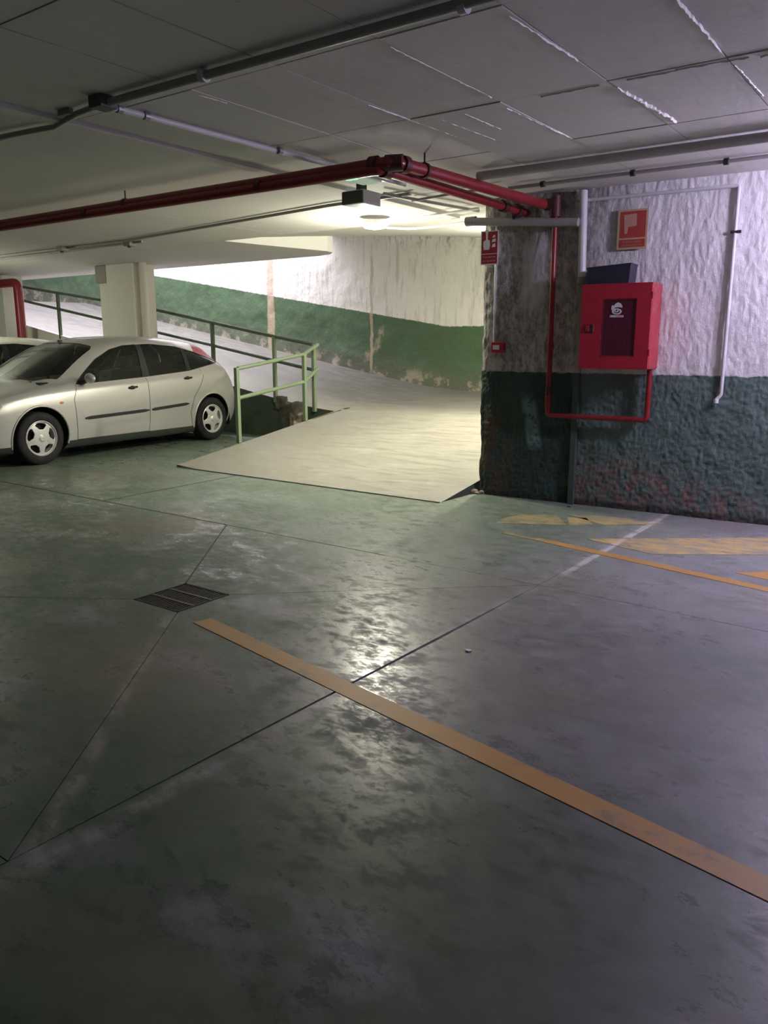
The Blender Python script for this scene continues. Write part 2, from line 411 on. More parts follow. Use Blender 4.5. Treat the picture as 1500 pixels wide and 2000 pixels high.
# =================================================================== SETTING
# ---- floor slabs between saw cuts
floor = B('floor', MB().box((-22, -4.2, -.30), (3.6, 12, -.012)), m_gap, origin=(0, 0, 0)); tag(floor, kind='structure')
g = .002
def J1(y): return -1.935 + .034 * y if y < 3 else -1.83 + .0 * y + .0135 * (y - 3)      # long cut along the lane
J2a, J2b = (-22, 4.21), (-1.79, 4.02)
def J2(x): return 4.02 + (x + 1.79) * (-.0085) if x < -1.79 else 4.02 - .04 * (x + 1.79)
GX0, GX1, GY0, GY1 = -3.47, -3.11, 2.51, 2.87
bx0 = -5.93; by0 = .93
def slab(poly):
    # shrink the polygon by the half joint width
    n = len(poly); area_ = sum(poly[i][0] * poly[(i + 1) % n][1] - poly[(i + 1) % n][0] * poly[i][1] for i in range(n))
    if area_ < 0: poly = poly[::-1]
    out = []
    for i in range(n):
        a, b, c = [Vector(poly[j % n]).to_2d() for j in (i - 1, i, i + 1)]
        n1 = Vector((-(b - a).y, (b - a).x)).normalized(); n2 = Vector((-(c - b).y, (c - b).x)).normalized()
        m = n1 + n2; out.append(b + m * (g / max(.3, m.dot(n1))))
    o = B('slab', MB().prism([(q.x, q.y) for q in out], -.012, 0), m_floor, floor)
P = lambda x, y: (x, y)
c1 = (J1(by0), by0); c2 = (J1(4.02), J2(-1.79)); c3 = (bx0, J2(bx0)); c4 = (bx0, by0)
k1 = (GX1, GY0); k2 = (GX1, GY1); k3 = (GX0, GY1); k4 = (GX0, GY0)
c3b = (-4.38, J2(-4.38))
slab([c1, c2, k2, k1]); slab([c2, c3b, k3, k2]); slab([c3b, c3, c4, k4, k3]); slab([c4, c1, k1, k4])
slab([(J1(-4.2), -4.2), (3.6, -4.2), (3.6, J2(3.6)), (J1(4.02), 4.02), (J1(3), 3), (J1(by0), by0)])
slab([(J1(4.02), 4.02), (3.6, J2(3.6)), (3.6, 12), (J1(12), 12)])
slab([(J1(-4.2), -4.2), c1, c4, (bx0, -4.2)])
slab([c2, (J1(12), 12), (bx0 - .1, 12), c3])
slab([(-22, -4.2), (bx0, -4.2), c4, c3, (-22, J2a[1])])
slab([(-22, J2a[1]), c3, (bx0 - .1, 12), (-22, 12)])
for a_, b_, wd_ in ((c3b, (-11.5, J2(-11.5)), .018), (c3b, (-2.9, J2(-2.9)), .011), (c3, (bx0 - .05, 5.66), .018), (c3b, k3, .010)):
    a_ = Vector(a_); b_ = Vector(b_); n_ = Vector((-(b_ - a_).y, (b_ - a_).x)).normalized() * wd_ / 2
    B('joint_filler', MB().prism([tuple(a_ - n_), tuple(b_ - n_), tuple(b_ + n_), tuple(a_ + n_)], -.001, .0008), m_filler, floor)
# painted lines lie on the slabs
def paint(poly, mat, name='painted_line'):
    return B(name, MB().prism(poly, .0004, .0022), mat, floor)
def band(a, b, wd):
    a = Vector(a); b = Vector(b); n = Vector((-(b - a).y, (b - a).x)).normalized() * wd / 2
    return [tuple(a - n), tuple(b - n), tuple(b + n), tuple(a + n)]
f2 = lambda x, y: tuple(onz(x, y, 0)[:2])
paint(band(f2(395, 1212), (2.2, 1.53), .098), m_yel)
paint(band(f2(1062, 1056), (2.6, 4.0), .085), m_yel)
paint(band(f2(985, 1040), f2(1062, 1056), .07), m_yel2)
for pl in ([(968, 1022), (985, 1012), (1012, 1006), (1085, 1005), (1108, 1026)], [(1110, 1006), (1180, 1008), (1298, 1023), (1180, 1026)],
           [(1108, 1010), (1145, 1012), (1160, 1026), (1112, 1026)]):
    paint([f2(*q) for q in pl], m_yel2, 'painted_marking')
paint([f2(*q) for q in [(1146, 1053), (1560, 1050), (1640, 1084), (1275, 1083)]], m_yel2, 'painted_marking')
paint([f2(*q) for q in [(1436, 1119), (1600, 1112), (1640, 1150), (1500, 1133)]], m_yel, 'painted_marking')

# ---- ceiling: slab with the rounded tongue beside the ramp well, and board panels under it
tongue = [(-22, -4.2), (3.6, -4.2), (3.6, 6.95), (-7.36, 6.95)]
tongue += [(-7.25, 7.6), (-7.12, 8.2), (-7.06, 8.5), (-7.12, 8.68), (-7.28, 8.82), (-7.55, 8.90), (-22, 8.93)]
ceil = B('ceiling', MB().prism(tongue, ZC + .012, ZC + .27), m_ceil, origin=(0, 0, ZC)); tag(ceil, kind='structure')
PX = [1.2, .65, .1, -.44, -.98, -1.5, -2.05, -2.6, -3.15, -3.7]
PY = [-.1, .9, 1.85, 2.8, 3.84, 4.76, 5.72]
rnd = random.Random(3)
for i in range(len(PX) - 1):
    for j in range(len(PY) - 1):
        d = rnd.uniform(0, .006)
        B('panel', MB().box((PX[i + 1] + .003, PY[j] + .004, ZC - d), (PX[i] - .003, PY[j + 1] - .004, ZC + .0125)), m_ceil, ceil)
def fill(x0, x1, y0, y1): B('panel', MB().box((x0 + .003, y0 + .003, ZC - .001), (x1 - .003, y1 - .003, ZC + .0125)), m_ceil, ceil)
fill(PX[-1], PX[0], -4.2, PY[0]); fill(PX[0], 3.6, -4.2, 6.95); fill(PX[-1], PX[0], PY[-1], 6.95)
for x0, x1 in ((-22, -14), (-14, -9.2), (-9.2, -6.4), (-6.4, -3.7)):
    for y0, y1 in ((-4.2, 0), (0, 2.8), (2.8, 4.76), (4.76, 6.95)): fill(x0, x1, y0, y1)
B('panel', MB().prism([(-22, 6.955), (-7.363, 6.955)] + [(a - .004, b) for a, b in tongue[4:-1]] + [(-22, 8.926)], ZC - .001, ZC + .0125), m_ceil, ceil)
# irregular mortar fins left by the formwork
def fin(x0, y0, x1, y1, wd, h, seed):
    r_ = random.Random(seed); wd *= .62; h *= .8; n = max(4, int(math.hypot(x1 - x0, y1 - y0) / .022)); L = []; Rr = []; T = []
    dx, dy = x1 - x0, y1 - y0; l = math.hypot(dx, dy); nx, ny = -dy / l, dx / l
    V = []
    for i in range(n + 1):
        t = i / n; q = wd * r_.uniform(.35, 1.2) * (1 - .9 * abs(2 * t - 1) ** 6); c_ = r_.uniform(-.2, .2) * wd
        x, y = x0 + dx * t + nx * c_, y0 + dy * t + ny * c_
        V += [(x - nx * q / 2, y - ny * q / 2, ZC + .002), (x, y, ZC - .004 - h * r_.uniform(.3, 1.1)), (x + nx * q / 2, y + ny * q / 2, ZC + .002)]
    F = []
    for i in range(n):
        for k in (0, 1): F.append((3 * i + k, 3 * i + k + 1, 3 * i + 4 + k, 3 * i + 3 + k))
        F.append((3 * i, 3 * i + 3, 3 * i + 5, 3 * i + 2))
    F += [(0, 1, 2), (3 * n + 2, 3 * n + 1, 3 * n)]
    mesh_obj('mortar_fin', V, F, m_ridge, ceil)
fins = [(-.98, 2.6, -.98, 3.75, .02, .010), (-.97, 3.95, -.96, 4.5, .02, .009), (-1.52, 2.9, -1.5, 3.5, .020, .010), (-1.49, 3.95, -1.44, 4.72, .055, .016),
        (-2.06, 2.9, -2.05, 3.75, .016, .006), (-2.07, 3.95, -2.05, 4.7, .018, .008), (-2.30, 3.92, -2.29, 4.3, .014, .007), (-2.46, 3.95, -2.43, 4.5, .013, .006),
        (-2.62, 3.5, -2.58, 4.3, .013, .005), (-3.19, 2.88, -3.17, 3.05, .022, .008), (-1.42, 3.87, -1.2, 3.88, .022, .008), (-1.2, 3.86, -.9, 3.88, .014, .01),
        (-.86, 3.9, -.6, 3.88, .03, .012), (-1.85, 3.88, -1.55, 3.87, .016, .008), (-.98, 1.9, -.99, 2.5, .02, .006), (-.44, 3.0, -.44, 3.8, .02, .01)]
for i, q in enumerate(fins): fin(*q, seed=i)

tf = tongue[3:10]
V = []
for (x, y), nx_ in zip(tf, (0, .0, .0, 0, 0, 0, 0)): V += [(x + .004, y + .003, ZC - .0), (x + .004, y + .003, ZC + .27)]
mesh_obj('edge_face', V, [(2 * i, 2 * i + 2, 2 * i + 3, 2 * i + 1) for i in range(6)], plain('edge_lit_white', (.86, .85, .82), .6, var=.02), ceil)  # slab edge whiter than the ceiling, the lamp's glare put into its colour
# ---- upper ramp ceiling, climbing with the ramp
V = []; F = []
xs = np.linspace(-3.3, -9.6, 12); ys = np.linspace(6.96, 11.62, 8)
def zs(x, y): return 2.56 + (y - 6.95) / 4.55 * (.39 + .115 * max(-3.0, (-6.4 - x)))
for x in xs:
    for y in ys: V.append((x, y, zs(x, y)))
for x in xs:
    for y in ys: V.append((x, y, zs(x, y) + .22))
n = len(ys); N_ = len(xs) * n
for i in range(len(xs) - 1):
    for j in range(n - 1):
        a = i * n + j; F += [(a, a + 1, a + n + 1, a + n), (N_ + a, N_ + a + n, N_ + a + n + 1, N_ + a + 1)]
for j in range(n - 1): F += [(j, N_ + j, N_ + j + 1, j + 1), ((len(xs) - 1) * n + j, (len(xs) - 1) * n + j + 1, N_ + (len(xs) - 1) * n + j + 1, N_ + (len(xs) - 1) * n + j)]
for i in range(len(xs) - 1): F += [(i * n, (i + 1) * n, N_ + (i + 1) * n, N_ + i * n)]
rc = mesh_obj('ceiling', V, F, m_ceil, origin=(-6, 9, 2.6)); tag(rc, kind='structure')
# upper level roof and the faces of the well (seen only by their light)
tag(B('ceiling', MB().box((-22, 6.0, 5.1), (-3.3, 12, 5.3)), m_ceil), kind='structure')
tag(B('wall_upper', MB().box((-22, 5.9, ZC + .27), (-3.3, 6.0, 5.3)), m_pwall), kind='structure')

# ---- walls
def plaster_grid(name, fn, nu, nv, mat, loc, rz, kind='structure'):
    V = [fn(i / nu, j / nv) for i in range(nu + 1) for j in range(nv + 1)]
    F = [(i * (nv + 1) + j, (i + 1) * (nv + 1) + j, (i + 1) * (nv + 1) + j + 1, i * (nv + 1) + j + 1) for i in range(nu) for j in range(nv)]
    me = bpy.data.meshes.new(name); me.from_pydata(V, [], F); me.update(); me.materials.append(mat)
    me.polygons.foreach_set('use_smooth', [True] * len(F))
    o = bpy.data.objects.new(name, me); C.objects.link(o); o.location = loc; o.rotation_euler = (0, 0, rz); tag(o, kind=kind)
    return o
def wall_disp(u, z):
    f = mnoise.fractal(Vector((u * 8, z * (3.0 if z > 1.1 else 7), 1.3)), 1.0, 2.0, 3)
    f2_ = mnoise.fractal(Vector((u * 40, z * (12 if z > 1.1 else 32), 5.1)), .8, 2.0, 3)
    a = .010 if z > 1.1 else .014
    return f * a * .6 + f2_ * a * .55 + .010 * mnoise.noise(Vector((u * 1.7, z * 1.1, 0)))
def wr(u_, v_):
    u = u_ / .86 * 3.2 if u_ < .86 else 3.2 + (u_ - .86) / .14 * 3.8; z = v_ * (ZC + .03)
    e = max(0, 1 - u / .12)
    edge = .028 * mnoise.fractal(Vector((0, z * 3.2, 9)), 1, 2, 3) * e
    rnd_ = .03 * e * e
    return (u + edge, -wall_disp(u, z) * (1 if u > .02 else .4) + rnd_, z)
wall_r = plaster_grid('wall_right', wr, 350, 220, m_wall, (WP0[0], WP0[1], 0), WA)
def we(u_, v_):
    z = v_ * (ZC + .5); y = u_ * 5.4
    edge = .028 * mnoise.fractal(Vector((0, z * 3.2, 9)), 1, 2, 3) * max(0, 1 - y / .2)
    return (edge * 1.0 + .0 + wall_disp(y, z) * (1 if y > .02 else 0), .03 + y, z)
# the wall's end runs back along the ramp
def we2(u_, v_):
    x, y, z = we(u_, v_); return (x, y, z)
wall_e = plaster_grid('wall_ramp_side', lambda a, b: we2(1 - a, b), 60, 90, m_wall, (WP0[0], WP0[1], 0), 0)
tag(B('wall_right_core', MB().box((-3.40, 6.75, 0), (3.6, 7.0, 5.2)), m_pwall), kind='structure')
# far wall along the ramp: fair face right of the jog, recessed and brighter beyond it
JX = -9.55
def far(u_, v_):
    x = -22 + u_ * 18.6; z = v_ * 5.2
    d = .03 * mnoise.fractal(Vector((x * 1.2, z * 1.2, 0)), 1, 2, 3) + .012 * mnoise.fractal(Vector((x * 6, z * 6, 3)), 1, 2, 3)
    return (x, 11.5 + d , z)
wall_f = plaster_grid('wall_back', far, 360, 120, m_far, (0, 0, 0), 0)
tag(B('wall_left', MB().box((-22.2, -4.2, -.3), (-22, 12, 5.3)), m_pwall), kind='structure')
tag(B('wall_far_right', MB().box((3.6, -4.2, -.3), (3.8, 7.2, ZC + .1)), m_pwall), kind='structure')
tag(B('wall_behind', MB().box((-22, -4.4, -.3), (3.8, -4.2, ZC + .1)), m_pwall), kind='structure')

# ---- ramp
def sp(x, k=.35): return k * math.log1p(math.exp(min(40, x / k)))
def zr(x, y):
    b = .147 * (min(y, 8.6) - 5.7) + .045 * max(0, y - 8.6)
    b = max(b, .002)
    return min(b + .173 * (sp(-7.15 - x) - .02), 2.25)
ramp = empty('ramp', (-5.2, 7.5, 0), 'pale concrete ramp rising from the floor and turning left along the green wall', 'ramp')
def surf(name, xs, ys, mat, ok=lambda x, y: True):
    V = [(x, y, zr(x, y)) for x in xs for y in ys]; n = len(ys); F = []
    for i in range(len(xs) - 1):
        for j in range(n - 1):
            a = i * n + j; F.append((a, a + n, a + n + 1, a + 1))
    return V, F
RX0, RX1 = -6.93, -3.52
m = MB(); V, F = surf('', list(np.linspace(RX0, RX1, 20)), list(np.linspace(5.7, 11.56, 60)), m_ramp); m.add(V, F)
V, F = surf('', list(np.linspace(-22, RX0, 90)), list(np.linspace(8.45, 11.6, 20)), m_ramp); m.add(V, F)
o = B('deck', m, m_ramp, ramp, smooth=True)
bm = bmesh.new(); bm.from_mesh(o.data); bmesh.ops.remove_doubles(bm, verts=bm.verts, dist=.001); bm.to_mesh(o.data); bm.free()
# sides of the wedge
ys = np.linspace(5.7, 8.45, 20)
for xx in (RX1, RX0):
    m = MB()
    V = [(xx, y, zr(xx, y) - .001) for y in ys] + [(xx, y, -.01) for y in ys]
    n = len(ys); m.add(V, [(i, i + 1, n + i + 1, n + i) for i in range(n - 1)])
    B('side_face', m, m_under, ramp)
m = MB(); xs = list(np.linspace(-22, RX0, 60))
V = [(x, 8.45, zr(x, 8.45) - .001) for x in xs] + [(x, 8.45, -.01) for x in xs]; n = len(xs)
m.add(V, [(i, n + i, n + i + 1, i + 1) for i in range(n - 1)])
B('retaining_wall', m, m_under, ramp)
# pale upstand along the upper run (kerb)
m = MB(); V = []
xs = list(np.linspace(-19, -10.9, 30))
for x in xs:
    z = zr(x, 8.45); V += [(x, 8.40, 0), (x, 8.40, z + .02), (x, 8.50, z + .02), (x, 8.50, z - .05)]
m.add(V, [(4 * i + k, 4 * i + 4 + k, 4 * i + 5 + k, 4 * i + 1 + k) for i in range(len(xs) - 1) for k in range(3)])
B('kerb', m, m_col, ramp)
B('nosing', MB().box((RX0, 5.685, 0), (RX1, 5.705, .010)), m_steel, ramp)
# crack between slab and turn
B('crack', MB().add([(RX0 + dx, y, zr(RX0 + dx, y) + .003) for y, dd in ((7.95, .006), (8.2, .012), (8.45, .02), (8.66, .05), (8.78, .0)) for dx in (.03 + random.uniform(-.02, .02), .03 + dd)],
                    [(2 * i, 2 * i + 1, 2 * i + 3, 2 * i + 2) for i in range(4)]), m_gap, ramp)
# lumps of broken plaster on the corner of the retaining wall
def lump(name, x0, x1, z0, z1, y, dep, mat, seed):
    r_ = random.Random(seed); nx, nz = 12, 10; V = []; F = []
    for i in range(nx + 1):
        for j in range(nz + 1):
            u, v = i / nx, j / nz; edge = min(1, 5 * min(u, 1 - u, v, 1 - v))
            x = x0 + (x1 - x0) * u; z = z0 + (z1 - z0) * v
            q = mnoise.fractal(Vector((x * 9, z * 9, seed)), 1, 2, 3)
            V.append((x + .03 * q, y - (dep * (.6 + .8 * q) if edge > .01 else -.02) * (edge ** .5), z + .03 * mnoise.noise(Vector((x * 8, z * 5, seed + 3)))))
    for i in range(nx):
        for j in range(nz): a = i * (nz + 1) + j; F.append((a, a + nz + 1, a + nz + 2, a + 1))
    mesh_obj(name, V, F, mat, ramp, smooth=True)
def rz_(px, py): q = onY(px, py, 8.45); return q[0], q[2]
x0, z1 = rz_(545, 775); x1, z0 = rz_(600, 838)
lump('plaster_lump', x0 + .02, x1 - .05, max(.0, z0 - .1), z1 - .06, 8.44, .07, m_lumpd, 2)
a, b = rz_(571, 803); c_, d_ = rz_(594, 835)
lump('plaster_lump', a, c_, d_ - .05, b, 8.40, .08, m_lump, 8)
a, b = rz_(540, 772); c_, d_ = rz_(566, 800)
lump('plaster_lump', a, c_, d_, b, 8.42, .05, m_lumpd, 12)
# rubble at the foot of the right wall corner
m = MB(); r_ = random.Random(5)
for k in range(6):
    u = -.10 + .035 * k + r_.uniform(-.01, .01); q = r_.uniform(-.03, .03); s_ = r_.uniform(.02, .04)
    c0 = W3(u, q, s_ * .4)
    ic = bmesh.new(); bmesh.ops.create_icosphere(ic, subdivisions=1, radius=s_)
    V = [(c0[0] + v.co.x * 1.3, c0[1] + v.co.y, max(0.001, c0[2] + v.co.z * .7)) for v in ic.verts]; F = [tuple(v.index for v in f.verts) for f in ic.faces]; ic.free(); m.add(V, F)
o = B('rubble', m, m_lump); tag(o, 'small pale crumbs of plaster at the foot of the rough wall corner', 'rubble', kind='stuff')

# ---- columns
def column(px0, px1, pxs, Y, depth, label):
    x0 = onY(px0, 600, Y)[0]; x1 = onY(px1, 600, Y)[0]
    e = empty('pillar', ((x0 + x1) / 2, Y + depth / 2, 0), label, 'pillar')
    B('shaft', MB().box((x0, Y, 0), (x1, Y + depth, ZC - .0)), m_col, e, bevel=.012)
    return e, x0, x1
e, cx0, cx1 = column(211, 262, 0, 7.95, .42, 'square cream pillar standing behind the silver car')
B('side_duct', MB().box((cx0 - .24, 7.99, 0), (cx0 + .01, 8.25, 2.28)), m_col, e, bevel=.01)
B('junction_box', MB().box((cx0 - .28, 7.95, 2.26), (cx0 - .005, 8.27, ZC - .005)), m_dirtyw, e, bevel=.01)
dpx = cx1 + .13
o = B('downpipe', MB().tube([(dpx, 8.05, 0), (dpx, 8.05, ZC)], .055, 16), m_col); smooth_angle(o); tag(o, 'cream round downpipe beside the square pillar', 'pipe')
e2, dx0, dx1 = column(-40, 8, 0, 8.0, .4, 'cream pillar cut off by the left edge of the photo')
rx = onY(38, 600, 8.02)[0]
o = B('riser_pipe', MB().tube([(rx, 8.02, 0), (rx, 8.02, 2.38), (rx - 1.5, 8.02, 2.38)], .075, 16, smooth_bend=.12), m_red); smooth_angle(o, 60)
tag(o, 'thick red riser pipe beside the left hand pillar', 'pipe')

# =================================================================== RAILINGS
def rail_post(mb, x, y, z0, z1, r=.022): mb.box((x - r, y - r, z0), (x + r, y + r, z1))
ra = empty('railing', (-6.93, 7.2, .2), 'light green tube railing with two posts at the ramp foot', 'railing')
pA = (-6.95, 6.67); pB = (-6.95, 7.87)
for p_, z1 in ((pA, 1.055), (pB, 1.20)):
    B('post', MB().box((p_[0] - .024, p_[1] - .024, zr(*p_) - .0), (p_[0] + .024, p_[1] + .024, z1)), m_rail, ra, bevel=.004)
def rr(name, pts, par, mat=m_rail, r=.024): return smooth_angle(B(name, MB().tube(pts, r, 12), mat, par), 50)
rr('top_rail', [(pA[0], pA[1] + .02, 1.045), (pB[0], pB[1], 1.195), (-7.10, 8.32, 1.315)], ra)
rr('middle_rail', [(pA[0], pA[1] + .02, .70), (pB[0], pB[1], .845), (-7.10, 8.32, 1.0)], ra)
rb = empty('railing', (-10, 8.42, .5), 'long dark green railing climbing the left turn of the ramp', 'railing')
YR = 8.42
TR = [onY(612, 673, YR), onY(535, 657, YR), onY(414, 630, YR), onY(290, 602, YR), onY(112, 572, YR), onY(60, 553, YR)]
MR = [onY(610, 722, YR), onY(535, 704, YR), onY(414, 674, YR), onY(290, 645, YR), onY(112, 603, YR), onY(48, 585, YR)]
for L_ in (TR, MR):
    L_[5] = L_[4] + (L_[4] - L_[3]) * 1.2
rr('top_rail', [tuple(q) for q in TR], rb, m_rail_d)
rr('middle_rail', [tuple(q) for q in MR], rb, m_rail_d)
for i, q in enumerate(TR):
    x = q[0]; z0 = zr(x, 8.45)
    B('post', MB().box((x - .024, YR - .024, min(z0, q[2] - .1) - .05), (x + .024, YR + .024, q[2])), m_rail if i < 2 else m_rail_d, rb, bevel=.004)

# =================================================================== PIPES AND CONDUITS
def pipe(name, pts, r, mat, label, cat='pipe', bend=0.0, seg=14, group=None):
    e = empty(name, tuple(np.mean(np.array([pts[0], pts[-1]], float), axis=0)), label, cat, group=group)
    smooth_angle(B('tube', MB().tube(pts, r, seg, smooth_bend=bend), mat, e), 50)
    return e
def along(a, b, t): return tuple(np.array(a, float) * (1 - t) + np.array(b, float) * t)
def collar(e, name, p, d, r, ln, mat):
    d = Vector(d).normalized(); p = Vector(p); smooth_angle(B(name, MB().tube([p - d * ln / 2, p + d * ln / 2], r, 16), mat, e), 50)
# thick red main
z1_, z2_ = 2.425, 2.39
A0 = onz(-60, 439, z1_); A1 = onz(700, 327, z1_); yA = A1[1]
c1_ = (onY(770, 320, yA)[0], yA, z1_)
wend = onW3(1066, 381, .09)
zw = z1_
P_end = (wend[0], wend[1], z1_)
e = pipe('sprinkler_pipe', [(-14.5, yA, z1_), c1_, (P_end[0] - .0, P_end[1], z1_)], .038, m_red, 'upper red main pipe under the ceiling turning towards the cabinet wall', bend=.07)
cx, cy = c1_[0], c1_[1]
collar(e, 'coupling', (cx - .15, yA, z1_), (1, 0, 0), .052, .055, m_coup)
collar(e, 'coupling', (cx - .02, yA + .03, z1_), (1, .4, 0), .05, .11, m_coup)
d_ = np.array(P_end) - np.array(c1_)
collar(e, 'coupling', along(c1_, P_end, .05), d_, .052, .05, m_coup)
collar(e, 'clamp', along(c1_, P_end, .16), d_, .048, .022, m_coup)
for xh in (-5.6, -7.6, -9.6):
    collar(e, 'clamp', (xh, yA, z1_), (1, 0, 0), .046, .03, m_coup)
    B('hanger_rod', MB().tube([(xh, yA, z1_ + .03), (xh, yA, ZC + .005)], .006, 6), m_dark, e)
hp = along(c1_, P_end, .16); B('hanger_rod', MB().tube([(hp[0], hp[1], z1_ + .03), (hp[0], hp[1], ZC + .005)], .006, 6), m_dark, e)
# second red pipe below it
B1 = onz(700, 337, z2_); yB = B1[1]
c2_ = (onY(742, 333, yB)[0], yB, z2_)
pe = onW3(1030, 393, -.01); pe = (pe[0], pe[1], z2_)
e = pipe('sprinkler_pipe', [(-14.5, yB, z2_), c2_, (pe[0], pe[1], z2_)], .033, m_red, 'lower dark red pipe slung beneath the upper red main pipe', bend=.06)
d_ = np.array((pe[0], pe[1], z2_)) - np.array(c2_)
for t, q in ((.03, .045), (.8, .045), (.92, .048)): collar(e, 'coupling', along(c2_, (pe[0], pe[1], z2_), t), d_, q, .07, m_coup)
for xh in (-4.1, -6.1, -8.2): collar(e, 'coupling', (xh, yB, z2_ + .008), (1, 0, 0), .040, .05, m_coup)
# feed to the cabinet
q0 = onW3(1086, 388, .09)
top = (P_end[0], P_end[1], z1_)
uA = onW(1074, 700, .07)[0]; zA = onW(1073, 811, .07)[2]; uB = onW(1263, 815, .07)[0]
pa = W3(uA, .085, z1_); 
e = pipe('feed_pipe', [top, W3(uA, .085, z1_), W3(uA, .075, 1.6), W3(uA, .07, zA), W3(uB, .07, zA), W3(uB, .07, 1.16)], .0215, m_red, 'thin red pipe running down the rough wall and up into the hose cabinet', bend=.03)
collar(e, 'elbow', W3(uA, .085, z1_ - .02), (0, 0, 1), .042, .16, m_coup)
collar(e, 'elbow', W3(uA - .04, .088, z1_), (1, 0, 0), .045, .10, m_coup)
for zz, l_ in ((1.32, .05), (.90, .035), (zA + .10, .04)): collar(e, 'union', W3(uA, .07, zz), (0, 0, 1), .0275, l_, m_red)
collar(e, 'clamp', W3(uA, .07, .96), (0, 0, 1), .027, .07, m_coup)
# grey horizontal pipe on the wall
a = onW(912, 433, .10); b = onW(1130, 434, .10)
e = pipe('drain_pipe', [W3(a[0], .10, a[2]), W3(b[0], .10, b[2])], .033, m_grey, 'grey plastic pipe fixed level across the top of the wall corner')
collar(e, 'end_cap', W3(a[0] + .04, .10, a[2]), (1, .05, 0), .038, .09, m_grey)
collar(e, 'clamp', W3(onW(1006, 430, .1)[0], .10, a[2] + .005), (1, .05, 0), .038, .02, m_dark)
# vertical white pipe, then trunking down to the floor
a = onW(1140, 372, .05); b = onW(1136, 545, .05)
e = pipe('drain_pipe', [W3(a[0], .05, ZC - .02), W3(b[0], .05, b[2])], .032, m_white, 'white plastic pipe dropping from the ceiling left of the hose cabinet')
collar(e, 'socket', W3(b[0], .05, b[2] - .01), (0, 0, 1), .037, .05, m_dirtyw)
u_ = onW(1132, 640, .02)[0]; ub = onW(1114, 975, .02)[0]
e = empty('pipe_trunking', W3(u_, .02, 0), 'narrow trunking from behind the hose cabinet down to the floor, green below', 'trunking')
B('upper_cover', MB().wbox(u_ - .02, u_ + .025, -.01, .035, 1.10, b[2] - .03), m_dirtyw, e, bevel=.004)
B('lower_cover', MB().wbox(u_ - .03, u_ + .02, -.02, .030, 0.0, 1.10), m_gpipe, e, bevel=.004)
# thin white conduit down the right side and along the top of the wall
a = onW(1444, 362, .025); b = onW(1412, 772, .025); l = onW(1150, 372, .02)
e = pipe('conduit', [W3(l[0], .02, a[2] - .0), W3(a[0], .025, a[2]), W3(a[0] - .0, .025, b[2]), W3(a[0] - .03, .03, b[2] - .035)], .0135, m_white, 'thin white conduit dropping down the wall right of the hose cabinet', 'conduit', bend=.015, seg=10)
collar(e, 'clip', W3(a[0] + .005, .03, onW(1438, 453, .02)[2]), (1, .05, 0), .011, .07, m_dark)
collar(e, 'end_plug', W3(a[0] - .03, .03, b[2] - .045), (0, 0, 1), .019, .03, m_white)
# conduit to the call point
a = onW(972, 452, .02); b = onW(971, 668, .02)
e = pipe('conduit', [W3(a[0], .035, 2.33), W3(a[0], .03, b[2])], .0095, m_white, 'slim pale conduit running down to the red alarm call point', 'conduit', seg=8)

# ceiling conduits
def cz(x, y, z=ZC - .03): return onz(x, y, z)
yp = cz(550, 102)[1]
x0 = cz(214, 202)[0]
e = pipe('ceiling_conduit', [(x0, yp, ZC - .035), (3.5, yp + .03, ZC - .035)], .019, m_grey, 'long grey conduit crossing the near ceiling from the dark junction box', 'conduit')
pipe('ceiling_conduit', [(x0 + .1, yp + .055, ZC - .015), (3.5, yp + .10, ZC - .015)], .012, m_grey, 'thin grey cable lying beside the near ceiling conduit', 'cable', seg=8)
collar(e, 'clip', (cz(403, 147)[0], yp, ZC - .035), (1, 0, 0), .03, .03, m_white)
collar(e, 'clip', (cz(900, 3)[0], yp + .02, ZC - .035), (1, 0, 0), .03, .03, m_white)
jb = cz(201, 200)
o = B('junction_box', MB().box((jb[0] - .05, jb[1] - .05, ZC - .06), (jb[0] + .05, jb[1] + .05, ZC + .0)), m_boxdark, bevel=.006); tag(o, 'small dark junction box where the ceiling conduits meet', 'junction box')
k = [cz(195, 205), cz(150, 222), cz(105, 248), cz(60, 256), cz(0, 268)]
e = pipe('ceiling_cable', [tuple(q) for q in k] + [tuple(k[-1] + (k[-1] - k[-2]) * 12)], .015, m_grey, 'grey cable sagging left from the dark ceiling junction box', 'cable', seg=8)
q = cz(128, 225); B('clip', MB().box((q[0] - .05, q[1] - .012, ZC - .03), (q[0] + .05, q[1] + .012, ZC)), m_dirtyw, e)
yp2a, yp2b = cz(217, 209), cz(640, 319)
e = pipe('ceiling_conduit', [(yp2a[0], yp2a[1], ZC - .03), (yp2b[0], yp2b[1] + .9, ZC - .03)], .016, m_white, 'pale conduit running from the junction box over the red pipes', 'conduit')
for px, py in ((238, 212), (289, 226), (560, 292)):
    q = cz(px, py); d = (yp2b[0] - yp2a[0]) * (q[1] - yp2a[1]) / (yp2b[1] - yp2a[1]); collar(e, 'clip', (yp2a[0] + d, q[1], ZC - .03), (0, 1, 0), .021, .03, m_steel)
qa, qb = cz(0, 217, ZC - .01), cz(556, 335, ZC - .01)
o = B('cable_trunking', MB().box((min(qa[0], qb[0]) - .05, 1.2, ZC - .028), (min(qa[0], qb[0]) + .05, 6.9, ZC + .0)), m_ceil, bevel=.003)
o.location.x = (qa[0] + qb[0]) / 2; tag(o, 'flat painted trunking on the ceiling left of the pale conduit', 'trunking')
